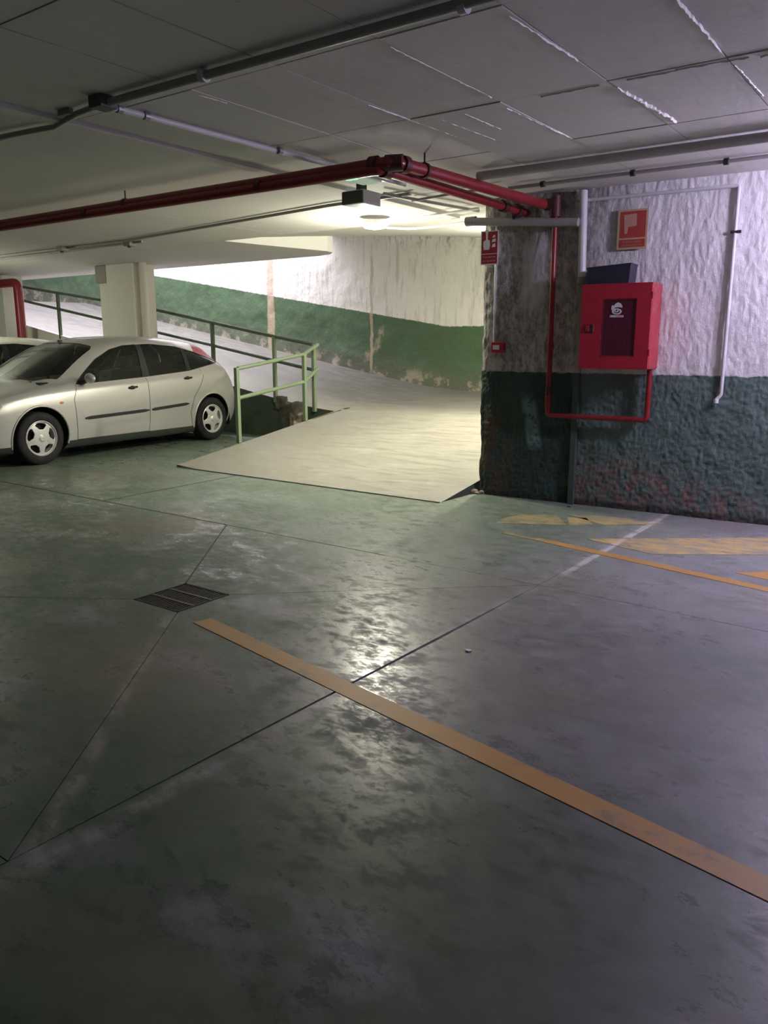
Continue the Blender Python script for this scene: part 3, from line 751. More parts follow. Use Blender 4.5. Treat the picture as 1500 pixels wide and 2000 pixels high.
# thick pipe parallel to the right wall
tz = 2.485; ta = onz(955, 346, tz); tb = onz(1500, 262, tz); ty = (ta[1] + tb[1]) / 2
e = pipe('duct_pipe', [(ta[0] - .05, ty, tz), (3.5, ty, tz)], .030, m_duct, 'thick grey pipe under the ceiling parallel to the cabinet wall')
tz = 2.50; ta = onz(1040, 362, tz); ty = ta[1]
e = pipe('ceiling_conduit', [(ta[0] - .2, ty, tz), (3.5, ty - .02, tz)], .013, m_grey, 'thin clipped conduit between the thick grey pipe and the wall', 'conduit', seg=8)
for px, py in ((1056, 358), (1232, 336), (1414, 312)):
    collar(e, 'clip', (onz(px, py, tz)[0], ty, tz), (1, 0, 0), .022, .03, m_dark)
# conduits on the far lit ceiling
fa, fb = cz(245, 472), cz(640, 404)
e = pipe('ceiling_conduit', [(-16, fa[1] + .15, ZC - .02), (fa[0], fa[1], ZC - .02), (fb[0], fb[1], ZC - .02), (fb[0] + .9, fb[1] - .05, ZC - .02)], .014, m_grey, 'thin conduit across the lit ceiling behind the red pipes', 'conduit', seg=8)
e = pipe('ceiling_conduit', [(-16, fa[1] + .42, ZC - .02), (fa[0] + .1, fa[1] + .16, ZC - .02)], .014, m_grey, 'short conduit ending at the small ceiling box over the silver car', 'conduit', seg=8)
for n_b, (px, py) in enumerate(((122, 486), (253, 476))):
    q = cz(px, py); e = empty('junction_box', (q[0], q[1], ZC - .05), ('dark square box on the conduit above the left cars', 'small ceiling box at the end of the short conduit')[n_b], 'junction box')
    B('body', MB().box((q[0] - .06, q[1] - .05, ZC - .06), (q[0] + .06, q[1] + .05, ZC - .0)), m_dirtyw, e, bevel=.006)
    B('cap', MB().tube([(q[0] + .03, q[1] - .03, ZC - .08), (q[0] + .03, q[1] - .03, ZC - .06)], .02, 8), m_dark, e)
c0, c1p = cz(760, 385), cz(930, 410)
pipe('ceiling_conduit', [tuple(cz(750, 378)), tuple(cz(825, 392)), tuple(cz(935, 412))], .013, m_grey, 'conduit crossing the ceiling towards the rough wall corner', 'conduit', seg=8)
pipe('ceiling_conduit', [tuple(cz(805, 392)), tuple(cz(880, 379)), tuple(cz(955, 368))], .010, m_grey, 'short conduit crossing under the lower red pipe', 'conduit', seg=8)
pa_ = [onz(792, 428, 2.50), onz(850, 420, 2.49), onz(935, 407, 2.49)]
pipe('lamp_cable', [tuple(q) for q in pa_], .012, m_white, 'upper white cable running to the rough wall corner', 'cable', seg=8)
pa_ = [onz(755, 445, 2.46), onz(800, 447, 2.44), onz(850, 443, 2.44), onz(908, 434, 2.43)]
pipe('lamp_cable', [tuple(q) for q in pa_], .010, m_white, 'white cable sagging from the round ceiling lamp to the grey pipe', 'cable', seg=8)

# =================================================================== LAMPS
def bulkhead(x, y, z, r, label, mat, power, col, name='ceiling_lamp'):
    e = empty(name, (x, y, z), label, 'lamp')
    smooth_angle(B('base', MB().lathe([(0, .0), (r * 1.05, .0), (r * 1.08, -.03), (r * .95, -.035), (0, -.035)], (x, y, z), 'z', 28), m_white, e))
    smooth_angle(B('diffuser', MB().lathe([(r * .93, -.03), (r * .92, -.045), (r * .8, -.06), (r * .5, -.068), (0, -.07)], (x, y, z), 'z', 28), mat, e), 60)
    l = bpy.data.lights.new('bulb', 'POINT'); l.energy = power * .72; l.color = col; l.shadow_soft_size = .10
    o = bpy.data.objects.new('bulb', l); C.objects.link(o); o.parent = e; o.location = (0, 0, -.40)
    l = bpy.data.lights.new('lamp_disc', 'AREA'); l.shape = 'DISK'; l.size = r * 2; l.energy = power * .28; l.color = col
    o = bpy.data.objects.new('lamp_disc', l); C.objects.link(o); o.parent = e; o.location = (0, 0, -.08)
    return e
lp = onz(732, 443, 2.44)
bulkhead(lp[0], lp[1], 2.49, .125, 'round lit bulkhead lamp on the ceiling above the ramp', m_e_ramp, P_RAMP, (1.0, .955, .76))
q2 = (-4.0, 8.7); bulkhead(q2[0], q2[1], zs(*q2) - .003, .125, 'added round lamp on the ramp ceiling, unseen behind the rough wall corner', m_e_ramp, P_RAMP_ADDED, (1.0, .955, .76))  # unseen lamp added to brighten the slab edge and the far wall
bulkhead(-12.2, 5.2, ZC, .13, 'round lit lamp beyond the left edge above the cars', m_e_left, P_LEFT, (.97, 1.0, .78))
# fluorescent batten over the wall, just right of the view
bx, by = .25, 5.62
e = empty('batten_light', (bx, by, ZC - .05), 'fluorescent batten light near the cabinet wall', 'lamp')
B('body', MB().box((bx - .62, by - .05, ZC - .05), (bx + .62, by + .05, ZC)), m_white, e, bevel=.004)
smooth_angle(B('tube', MB().tube([(bx - .6, by, ZC - .075), (bx + .6, by, ZC - .075)], .016, 12), m_e_tube, e))
for k in (-.4, 0, .4):
    l = bpy.data.lights.new('tube_light', 'POINT'); l.energy = P_TUBE / 3; l.color = (.80, .70, 1.0); l.shadow_soft_size = .05
    o = bpy.data.objects.new('tube_light', l); C.objects.link(o); o.parent = e; o.location = (k, 0, -.16)
# emergency light and sign box
p0 = onz(703, 352, ZC - .06)
e = empty('emergency_light', (p0[0], p0[1], ZC - .06), 'flat ceiling emergency light with a green glow behind the red pipe corner', 'lamp')
x, y = p0[0], p0[1]
B('body', MB().box((x - .11, y - .17, ZC - .055), (x + .11, y + .17, ZC)), m_white, e, bevel=.008)
B('diffuser', MB().box((x - .085, y - .15, ZC - .064), (x + .085, y + .15, ZC - .052)), m_e_pale, e, bevel=.004)
B('green_led', MB().box((x - .06, y - .178, ZC - .068), (x + .035, y - .06, ZC - .030)), m_e_green, e, bevel=.004)
c0 = onz(708, 396, 2.36)
e = empty('sign_box', (c0[0], c0[1], 2.36), 'grey box with a dark end hanging under the ceiling near the ramp lamp', 'box')
x, y = c0[0], c0[1]
B('housing', MB().box((x - .20, y + .012, 2.36), (x, y + .23, 2.46)), m_boxgrey, e, bevel=.006)
B('end_plate', MB().box((x - .195, y, 2.362), (x - .004, y + .013, 2.452)), m_boxdark, e)
B('bracket', MB().box((x - .12, y + .08, 2.46), (x - .08, y + .16, ZC)), m_boxdark, e)

# =================================================================== THINGS ON THE RIGHT WALL
def F_(u0, u1, z0, z1, w0, w1, name, mat, e, bevel=.0): return B(name, MB().wbox(u0, u1, w0, w1, z0, z1), mat, e, bevel=bevel)
CW = .29
uL = onW(1137, 557, CW)[0]; uR = onW(1276, 550, CW)[0]; zT = onW(1200, 553, CW)[2]; zB = onW(1200, 721, CW)[2]
e = empty('hose_cabinet', W3((uL + uR) / 2, 0, zB), 'red metal fire hose cabinet with a dark window on the rough wall', 'cabinet')
F_(uL, uR, zB, zT, .0, CW - .022, 'body', m_redbox, e, .008)
# door with a window opening
a0, z_t = onW(1177, 584, CW)[0], onW(1177, 584, CW)[2]; a1, z_b = onW(1237, 697, CW)[0], onW(1237, 697, CW)[2]
d0, d1, e0, e1 = uL + .003, uR - .003, zB + .004, zT - .004
m = MB()
for (q0, q1, r0, r1) in ((d0, a0, e0, e1), (a1, d1, e0, e1), (a0, a1, e0, z_b), (a0, a1, z_t, e1)): m.wbox(q0, q1, CW - .02, CW, r0, r1)
door = B('door', m, m_redbox, e)
F_(a0 - .004, a1 + .004, z_b - .004, z_t + .004, CW - .019, CW - .008, 'window_pane', m_winpane, e)
m = MB(); t_ = .010
for (q0, q1, r0, r1) in ((a0, a0 + t_, z_b, z_t), (a1 - t_, a1, z_b, z_t), (a0, a1, z_b, z_b + t_), (a0, a1, z_t - t_, z_t)): m.wbox(q0, q1, CW - .012, CW - .003, r0, r1)
B('window_gasket', m, plain('gasket_dark_red', (.16, .014, .03), .5), e)
# door handle (recessed latch)
h0 = onW(1141, 650, CW); h1 = onW(1160, 633, CW)
F_(h0[0], h1[0], h0[2], h1[2], CW - .0, CW + .004, 'latch_plate', plain('latch_dark_red', (.25, .02, .03), .4), e, .002)
F_(h0[0] + .012, h0[0] + .040, h0[2] + .010, h1[2] - .012, CW + .003, CW + .012, 'latch_handle', m_redbox, e, .003)
F_(h1[0] - .030, h1[0] - .003, h0[2] + .004, h1[2] - .004, CW + .003, CW + .009, 'latch_grip', m_dark, e, .002)
for zz in (zB + .10, zT - .12): F_(uR - .004, uR + .006, zz, zz + .05, CW - .03, CW + .002, 'hinge', m_redbox, e, .002)
# emblem printed on the window: flame shaped cap over a ring, with a strip of lettering
def flat(name, pts, mat, par, ww, th=.0015):
    n = len(pts)
    V = [W3(u, ww, z) for u, z in pts] + [W3(u, ww + th, z) for u, z in pts]
    return mesh_obj(name, V, [tuple(range(n)), tuple(reversed(range(n, 2 * n)))] + [(i, n + i, n + (i + 1) % n, (i + 1) % n) for i in range(n)], mat, par)
lw = CW - .006
def lg(x, y):   # coordinates of the enlarged crop of the emblem -> wall
    q = onW(1170 + x / 15.38, 570 + y / 15.38, lw); return (q[0], q[2])
flat('emblem', [lg(*q) for q in [(365, 540), (375, 450), (400, 405), (450, 415), (500, 350), (570, 315), (610, 330), (650, 345), (690, 400), (700, 475), (600, 462), (500, 470), (450, 505), (410, 545)]], m_print_w, e, lw)
m = MB(); cxy = (535, 590); n = 26
def ring(c, r0, r1, sq, n=26):
    V = []; F = []
    for i in range(n):
        a = 2 * math.pi * i / n
        for r in (r0, r1):
            u, z = lg(c[0] + math.cos(a) * r, c[1] + math.sin(a) * r * sq); V.append(W3(u, lw + .001, z))
    F = [(2 * i, 2 * ((i + 1) % n), 2 * ((i + 1) % n) + 1, 2 * i + 1) for i in range(n)]
    return V, F
m.add(*ring((535, 590), 92, 150, .62)); m.add(*ring((525, 575), 8, 70, .62)); B('emblem', m, m_print_w, e)
B('emblem', MB().add([W3(*((lambda q: (q[0], lw + .002, q[1]))(lg(x, y)))) for x, y in ((505, 540), (545, 528), (560, 545), (530, 585), (505, 590))], [(0, 1, 2, 3, 4)]), m_winpane, e)
# row of small block letters
x = 325
for wd_, mt in ((34, m_print_p), (36, m_print_w), (34, m_print_w), (36, m_print_w), (40, m_print_p), (34, m_print_p), (38, m_print_p), (34, m_print_p), (36, m_print_p)):
    flat('lettering', [lg(x, 700), lg(x + wd_, 698), lg(x + wd_, 765), lg(x, 768)], mt, e, lw); x += wd_ + 11
# bundle on top of the cabinet
uu0 = onW(1155, 540, .14)[0]; uu1 = onW(1236, 540, .14)[0]
zt_ = zT
e = empty('plastic_crate', W3((uu0 + uu1) / 2, .14, zt_), 'dark navy plastic tray lying on top of the red cabinet', 'tray')
ztop = onW(1200, 520, .14)[2]
V = []
for z, k in ((zt_ + .001, .94), (zt_ + .04, .97), (ztop - .02, 1.0), (ztop, 1.03)):
    for (u, q) in ((uu0, .05), (uu1, .05), (uu1, .23), (uu0, .23)):
        uc, qc = (uu0 + uu1) / 2, .14
        V.append(W3(uc + (u - uc) * k, qc + (q - qc) * k, z + (.012 if u > uc else -.008) * (z > zt_ + .02)))
F = [(3, 2, 1, 0)] + [(4 * i + k, 4 * i + (k + 1) % 4, 4 * i + 4 + (k + 1) % 4, 4 * i + 4 + k) for i in range(3) for k in range(4)]
mesh_obj('tray', V, F, m_navy, e, solid=.006)
V = []
for i in range(9):
    for j in range(5):
        u = uu0 + .02 + (uu1 - uu0 - .04) * i / 8; q = .06 + .16 * j / 4
        V.append(W3(u, q, ztop - .018 + .02 * mnoise.noise(Vector((u * 14, q * 14, 2))) + .008))
mesh_obj('folded_sheet', V, [(i * 5 + j, i * 5 + 5 + j, i * 5 + 6 + j, i * 5 + j + 1) for i in range(8) for j in range(4)], m_navy, e, smooth=True, solid=.004)

def text(s_, size, mat, par, u, ww, z, wid=None):
    cu = bpy.data.curves.new('lettering', 'FONT'); cu.body = s_; cu.size = size; cu.align_x = 'CENTER'; cu.align_y = 'CENTER'; cu.extrude = .0004; cu.resolution_u = 2
    tmp = bpy.data.objects.new('t', cu); C.objects.link(tmp); dg = bpy.context.evaluated_depsgraph_get(); me = bpy.data.meshes.new_from_object(tmp.evaluated_get(dg))
    V = [v.co.copy() for v in me.vertices]; F = [tuple(p.vertices) for p in me.polygons]
    bpy.data.objects.remove(tmp); bpy.data.meshes.remove(me)
    w0 = max(v.x for v in V) - min(v.x for v in V); k = wid / w0 if wid else 1
    return mesh_obj('lettering', [W3(u + v.x * k, ww + v.z + .0006, z + v.y) for v in V], F, mat, par)
# sign above the cabinet
u0, _, z1 = onW(1208, 411, .03); u1, _, z0 = onW(1262, 485, .03)
e = empty('wall_sign', W3((u0 + u1) / 2, .03, z0), 'orange-red fire hose sign with tan border above the hose cabinet', 'sign')
F_(u0, u1, z0, z1, .024, .029, 'plate', m_lumin, e)
H_ = z1 - z0; Wd_ = u1 - u0; sp_ = z0 + H_ * .27
F_(u0 + .02, u1 - .014, sp_ + .006, z1 - .014, .029, .0305, 'red_field', m_signred, e)
F_(u0 + .02, u1 - .014, z0 + .016, sp_ - .006, .029, .0305, 'text_field', m_signred, e)
# pictogram: hose reel and nozzle
uc = u0 + Wd_ * .48; zc_ = sp_ + (z1 - sp_) * .55
flat('pictogram', [(u0 + Wd_ * .20, z1 - H_ * .13), (u0 + Wd_ * .62, z1 - H_ * .11), (u0 + Wd_ * .64, z1 - H_ * .42), (u0 + Wd_ * .36, z1 - H_ * .44), (u0 + Wd_ * .34, z1 - H_ * .60), (u0 + Wd_ * .24, z1 - H_ * .61)], m_print_t, e, .0305)
text('MANGUERA', .020, m_print_t, e, (u0 + u1) / 2 + .002, .0308, z0 + H_ * .185, Wd_ * .6)
text('DE INCENDIOS', .018, m_print_t, e, (u0 + u1) / 2 + .002, .0308, z0 + H_ * .105, Wd_ * .68)
# alarm sign on the corner
u0, _, z1 = onW(940, 452, .045); u1, _, z0 = onW(972, 516, .045)
e = empty('wall_sign', W3((u0 + u1) / 2, .04, z0), 'deep red fire alarm sign with hand pictogram on the wall corner', 'sign')
def skew(q, u): return q + (u - (u0 + u1) / 2) * 0
F_(u0, u1, z0, z1, .040, .044, 'plate', m_print_w, e)
H_ = z1 - z0; Wd_ = u1 - u0; sp_ = z0 + H_ * .32
F_(u0 + .008, u1 - .008, sp_ + .003, z1 - .008, .044, .0455, 'red_field', m_signred2, e)
F_(u0 + .008, u1 - .008, z0 + .008, sp_ - .003, .044, .0455, 'text_field', m_signred2, e)
hx, hz = u0 + Wd_ * .34, sp_ + (z1 - sp_) * .32
s_ = Wd_
flat('hand_pictogram', [(hx - .16 * s_, hz - .16 * s_), (hx + .14 * s_, hz - .16 * s_), (hx + .19 * s_, hz + .05 * s_), (hx + .17 * s_, hz + .30 * s_), (hx + .06 * s_, hz + .34 * s_), (hx + .05 * s_, hz + .62 * s_),
                    (hx + .09 * s_, hz + .84 * s_), (hx - .10 * s_, hz + .84 * s_), (hx - .06 * s_, hz + .60 * s_), (hx - .05 * s_, hz + .34 * s_), (hx - .20 * s_, hz + .26 * s_), (hx - .20 * s_, hz + .02 * s_)], m_print_w, e, .0455)
fx = u0 + Wd_ * .74
for (za, zb_, ww_) in ((.02, .20, .10), (.28, .44, .12), (.50, .62, .08)):
    flat('flame_pictogram', [(fx - ww_ * s_, hz + (za - .08) * s_), (fx + ww_ * s_, hz + (za - .05) * s_), (fx + ww_ * .8 * s_, hz + (zb_ - .05) * s_), (fx - ww_ * .6 * s_, hz + (zb_ - .09) * s_)], m_print_w, e, .0455)
text('PULSADOR', .015, m_print_p, e, (u0 + u1) / 2, .0458, z0 + H_ * .225, Wd_ * .74)
text('DE ALARMA', .015, m_print_p, e, (u0 + u1) / 2, .0458, z0 + H_ * .11, Wd_ * .74)
# call point
u0, _, z1 = onW(959, 668, .05); u1, _, z0 = onW(983, 689, .05)
e = empty('call_point', W3((u0 + u1) / 2, .03, z0), 'small square red alarm call point with white centre on the corner', 'alarm')
F_(u0, u1, z0, z1, .0, .05, 'housing', m_redbox, e, .006)
F_(u0 + .018, u1 - .04, z0 + .026, z1 - .026, .05, .053, 'glass', m_print_w, e)
F_(u0 + .032, u1 - .054, z0 + .045, z1 - .045, .053, .0545, 'press_mark', m_dark, e)

# =================================================================== DRAIN GRATE
e = empty('drain_grate', ((GX0 + GX1) / 2, (GY0 + GY1) / 2, -.01), 'square rusty floor drain grate in the dark lane', 'grate')
m = MB(); t_ = .016
for q in ((GX0, GX1, GY0, GY0 + t_), (GX0, GX1, GY1 - t_, GY1), (GX0, GX0 + t_, GY0, GY1), (GX1 - t_, GX1, GY0, GY1)): m.box((q[0] + .004, q[2] + .004, -.0115), (q[1] - .004, q[3] - .004, .001))
B('frame', m, m_grate, e)
for k in range(1, 3):
    yy = GY0 + (GY1 - GY0) * k / 3; B('crossbar', MB().box((GX0 + t_, yy - .009, -.010), (GX1 - t_, yy + .009, .0012)), plain('worn_bar', (.075, .07, .06), .45, .5), e)
for k in range(15):
    xx = GX0 + t_ + (GX1 - GX0 - 2 * t_) * (k + .5) / 15; B('bar', MB().box((xx - .006, GY0 + t_, -.009), (xx + .006, GY1 - t_, -.001)), m_grate, e)
B('pit', MB().box((GX0 + .002, GY0 + .002, -.0119), (GX1 - .002, GY1 - .002, -.0105)), m_pit, e)

# small litter
for (px, py, lab) in ((915, 1272, 'tiny pale scrap lying right of the yellow line'), (1111, 990, 'small dark chip near the foot of the green trunking')):
    q = onz(px, py, 0); r_ = random.Random(px)
    m = MB(); V = [(q[0] + r_.uniform(.8, 1.1) * .018 * math.cos(a), q[1] + r_.uniform(.8, 1.1) * .012 * math.sin(a)) for a in np.linspace(0, 2 * math.pi, 7)[:-1]]
    o = B('litter', m.prism(V, .0, .006), m_print_w if px < 1000 else m_dark); tag(o, lab, 'litter')

# =================================================================== CARS
def pchip(xs, ys, x):
    xs = np.array(xs, float); ys = np.array(ys, float); h = np.diff(xs); d = np.diff(ys) / h; m = np.zeros_like(ys)
    for i in range(1, len(xs) - 1):
        if d[i - 1] * d[i] > 0:
            w1 = 2 * h[i] + h[i - 1]; w2 = h[i] + 2 * h[i - 1]; m[i] = (w1 + w2) / (w1 / d[i - 1] + w2 / d[i])
    m[0] = d[0]; m[-1] = d[-1]
    x = np.clip(x, xs[0], xs[-1]); k = np.clip(np.searchsorted(xs, x) - 1, 0, len(h) - 1); t = (x - xs[k]) / h[k]
    return ((1 + 2 * t) * (1 - t) ** 2) * ys[k] + (t * (1 - t) ** 2) * h[k] * m[k] + (t * t * (3 - 2 * t)) * ys[k + 1] + (t * t * (t - 1)) * h[k] * m[k + 1]
# stations: y, then (w,z) of: floor edge, sill, lower side, side, shoulder, belt, rail, roof edge, z at inner roof, z centre
ST = [
 (-.86, (.45, .24), (.50, .27), (.55, .36), (.56, .45), (.54, .52), (.50, .555), (.44, .57), (.36, .58), .585, .585),
 (-.80, (.60, .20), (.66, .24), (.70, .38), (.71, .50), (.69, .58), (.64, .625), (.57, .645), (.47, .66), .67, .67),
 (-.62, (.70, .17), (.75, .22), (.79, .40), (.80, .54), (.775, .645), (.72, .70), (.64, .725), (.53, .745), .765, .77),
 (-.35, (.74, .15), (.79, .20), (.83, .42), (.84, .58), (.815, .71), (.765, .765), (.68, .79), (.56, .81), .835, .84),
 (0.0, (.75, .14), (.80, .20), (.842, .42), (.85, .60), (.83, .76), (.785, .82), (.70, .845), (.58, .868), .90, .905),
 (.18, (.75, .14), (.80, .20), (.842, .42), (.85, .60), (.83, .775), (.785, .838), (.70, .868), (.56, .905), .985, .995),
 (.38, (.75, .14), (.80, .20), (.842, .42), (.85, .61), (.83, .79), (.785, .856), (.70, .892), (.52, 1.01), 1.09, 1.10),
 (.60, (.75, .14), (.80, .20), (.842, .42), (.85, .61), (.83, .80), (.785, .872), (.672, .985), (.50, 1.14), 1.205, 1.215),
 (.80, (.75, .14), (.80, .20), (.842, .42), (.85, .62), (.83, .81), (.785, .880), (.635, 1.105), (.49, 1.235), 1.295, 1.305),
 (1.04, (.75, .14), (.80, .20), (.842, .42), (.85, .62), (.83, .82), (.785, .889), (.592, 1.245), (.48, 1.31), 1.36, 1.367),
 (1.40, (.75, .14), (.80, .20), (.842, .42), (.85, .63), (.83, .83), (.785, .905), (.588, 1.330), (.47, 1.375), 1.41, 1.415),
 (1.84, (.75, .14), (.80, .20), (.842, .42), (.85, .64), (.83, .85), (.785, .930), (.590, 1.350), (.47, 1.393), 1.425, 1.43),
 (2.30, (.75, .14), (.80, .20), (.842, .42), (.85, .65), (.828, .87), (.780, .965), (.585, 1.315), (.47, 1.372), 1.41, 1.415),
 (2.70, (.74, .15), (.79, .21), (.84, .42), (.848, .66), (.822, .90), (.770, 1.010), (.575, 1.235), (.47, 1.325), 1.37, 1.375),
 (2.90, (.73, .16), (.78, .22), (.832, .42), (.84, .66), (.812, .92), (.755, 1.040), (.590, 1.165), (.46, 1.275), 1.325, 1.33),
 (3.05, (.71, .18), (.76, .23), (.818, .42), (.825, .65), (.795, .90), (.735, 1.015), (.600, 1.100), (.46, 1.165), 1.21, 1.22),
 (3.18, (.68, .20), (.73, .25), (.795, .42), (.80, .63), (.765, .83), (.705, .93), (.600, .985), (.48, 1.02), 1.05, 1.06),
 (3.28, (.64, .22), (.69, .27), (.745, .42), (.755, .60), (.72, .74), (.66, .82), (.58, .86), (.48, .88), .90, .905),
 (3.33, (.55, .25), (.60, .30), (.66, .42), (.665, .53), (.64, .60), (.60, .64), (.53, .66), (.45, .675), .685, .69)]
ysS = [s[0] for s in ST]
def section_ctrl(yy):
    P_ = [(np.zeros_like(yy), pchip(ysS, [s[1][1] for s in ST], yy))]
    for k in range(1, 9): P_.append((pchip(ysS, [s[k][0] for s in ST], yy), pchip(ysS, [s[k][1] for s in ST], yy)))
    P_.append((pchip(ysS, [s[8][0] * .5 for s in ST], yy), pchip(ysS, [s[9] for s in ST], yy)))
    P_.append((np.zeros_like(yy), pchip(ysS, [s[10] for s in ST], yy)))
    return P_
def eval_sections(yy, nv):
    P_ = section_ctrl(np.array(yy, float)); out = np.zeros((len(yy), nv, 3))
    T0 = np.array([0, .9, 1.0, 1.25, 1.48, 1.72, 1.86, 2.32, 2.50, 2.78, 3.0])
    tv = np.linspace(0.7, 3.0, nv)
    for i in range(len(yy)):
        out[i, :, 0] = pchip(T0, [p_[0][i] for p_ in P_], tv); out[i, :, 2] = pchip(T0, [p_[1][i] for p_ in P_], tv); out[i, :, 1] = yy[i]
    return out
def side_w(y, z):      # half width of the body at (y, z)
    s = eval_sections([y], 120)[0]; s = s[:96] if True else s
    k = np.argsort(s[:, 2]); return float(np.interp(z, s[k, 2], s[k, 0]))
def poly_sdf(px, py, poly, r=0.0):
    d = np.full(px.shape, 1e9); inside = np.zeros(px.shape, bool); n = len(poly)
    for i in range(n):
        ax, ay = poly[i]; bx_, by_ = poly[(i + 1) % n]; ex, ey = bx_ - ax, by_ - ay
        t = np.clip(((px - ax) * ex + (py - ay) * ey) / (ex * ex + ey * ey), 0, 1)
        d = np.minimum(d, np.hypot(px - ax - t * ex, py - ay - t * ey))
        c_ = ((ay > py) != (by_ > py)) & (px < (bx_ - ax) * (py - ay) / ((by_ - ay) if by_ != ay else 1e-9) + ax); inside ^= c_
    return np.where(inside, -d, d) - r
def split(V, F, fv):
    """cut faces along fv = 0; returns vertices, inside faces (fv<0), outside faces"""
    V = list(map(tuple, V)); fv = list(fv); cache = {}; ins = []; outs = []
    def cut(a, b):
        k = (a, b) if a < b else (b, a)
        if k not in cache:
            t = fv[k[0]] / (fv[k[0]] - fv[k[1]]); p_, q_ = V[k[0]], V[k[1]]
            V.append(tuple(p_[i] + (q_[i] - p_[i]) * t for i in range(3))); fv.append(0.0); cache[k] = len(V) - 1
        return cache[k]
    for f in F:
        s = [fv[i] < 0 for i in f]
        if all(s): ins.append(f); continue
        if not any(s): outs.append(f); continue
        a = []; b = []
        for i in range(len(f)):
            p_, q_ = f[i], f[(i + 1) % len(f)]
            (a if fv[p_] < 0 else b).append(p_)
            if (fv[p_] < 0) != (fv[q_] < 0): c_ = cut(p_, q_); a.append(c_); b.append(c_)
        if len(a) > 2: ins.append(tuple(a))
        if len(b) > 2: outs.append(tuple(b))
    return V, ins, outs
def compact(V, F):
    used = sorted({i for f in F for i in f}); mp = {i: k for k, i in enumerate(used)}
    return [V[i] for i in used], [tuple(mp[i] for i in f) for f in F]
def mirror(V, F): return [(-x, y, z) for x, y, z in V], [tuple(reversed(f)) for f in F]

FA, RA = .02, 2.74
DLO = [(.56, .873), (1.60, .922), (2.37, .975), (3.03, 1.083), (2.92, 1.135), (2.704, 1.200), (2.3, 1.285), (1.837, 1.322), (1.41, 1.305), (1.20, 1.258), (.957, 1.145), (.75, 1.005)]
W1 = [(.62, .888), (1.555, .933), (1.60, 1.31), (1.42, 1.292), (1.21, 1.245), (.97, 1.135), (.77, 1.0)]
W2 = [(1.69, .938), (2.33, .986), (2.36, 1.262), (2.2, 1.288), (1.9, 1.306), (1.70, 1.307)]
W3_ = [(2.42, .995), (2.96, 1.083), (2.86, 1.135), (2.66, 1.195), (2.45, 1.24)]
LAMP = [(2.65, 1.215), (2.71, 1.325), (2.84, 1.305), (3.0, 1.20), (3.13, 1.05), (3.05, 1.05), (2.93, 1.125)]
DF = [(.50, .235), (1.585, .235), (1.600, .905), (.54, .857), (.47, .70)]
DR = [(1.605, .235), (2.35, .235), (2.31, .42), (2.38, .62), (2.52, .78), (2.60, .90), (2.57, .99), (2.37, .958), (1.62, .906)]
HL = [(-.78, .56), (-.74, .62), (-.48, .70), (-.42, .68), (-.50, .60), (-.62, .555)]

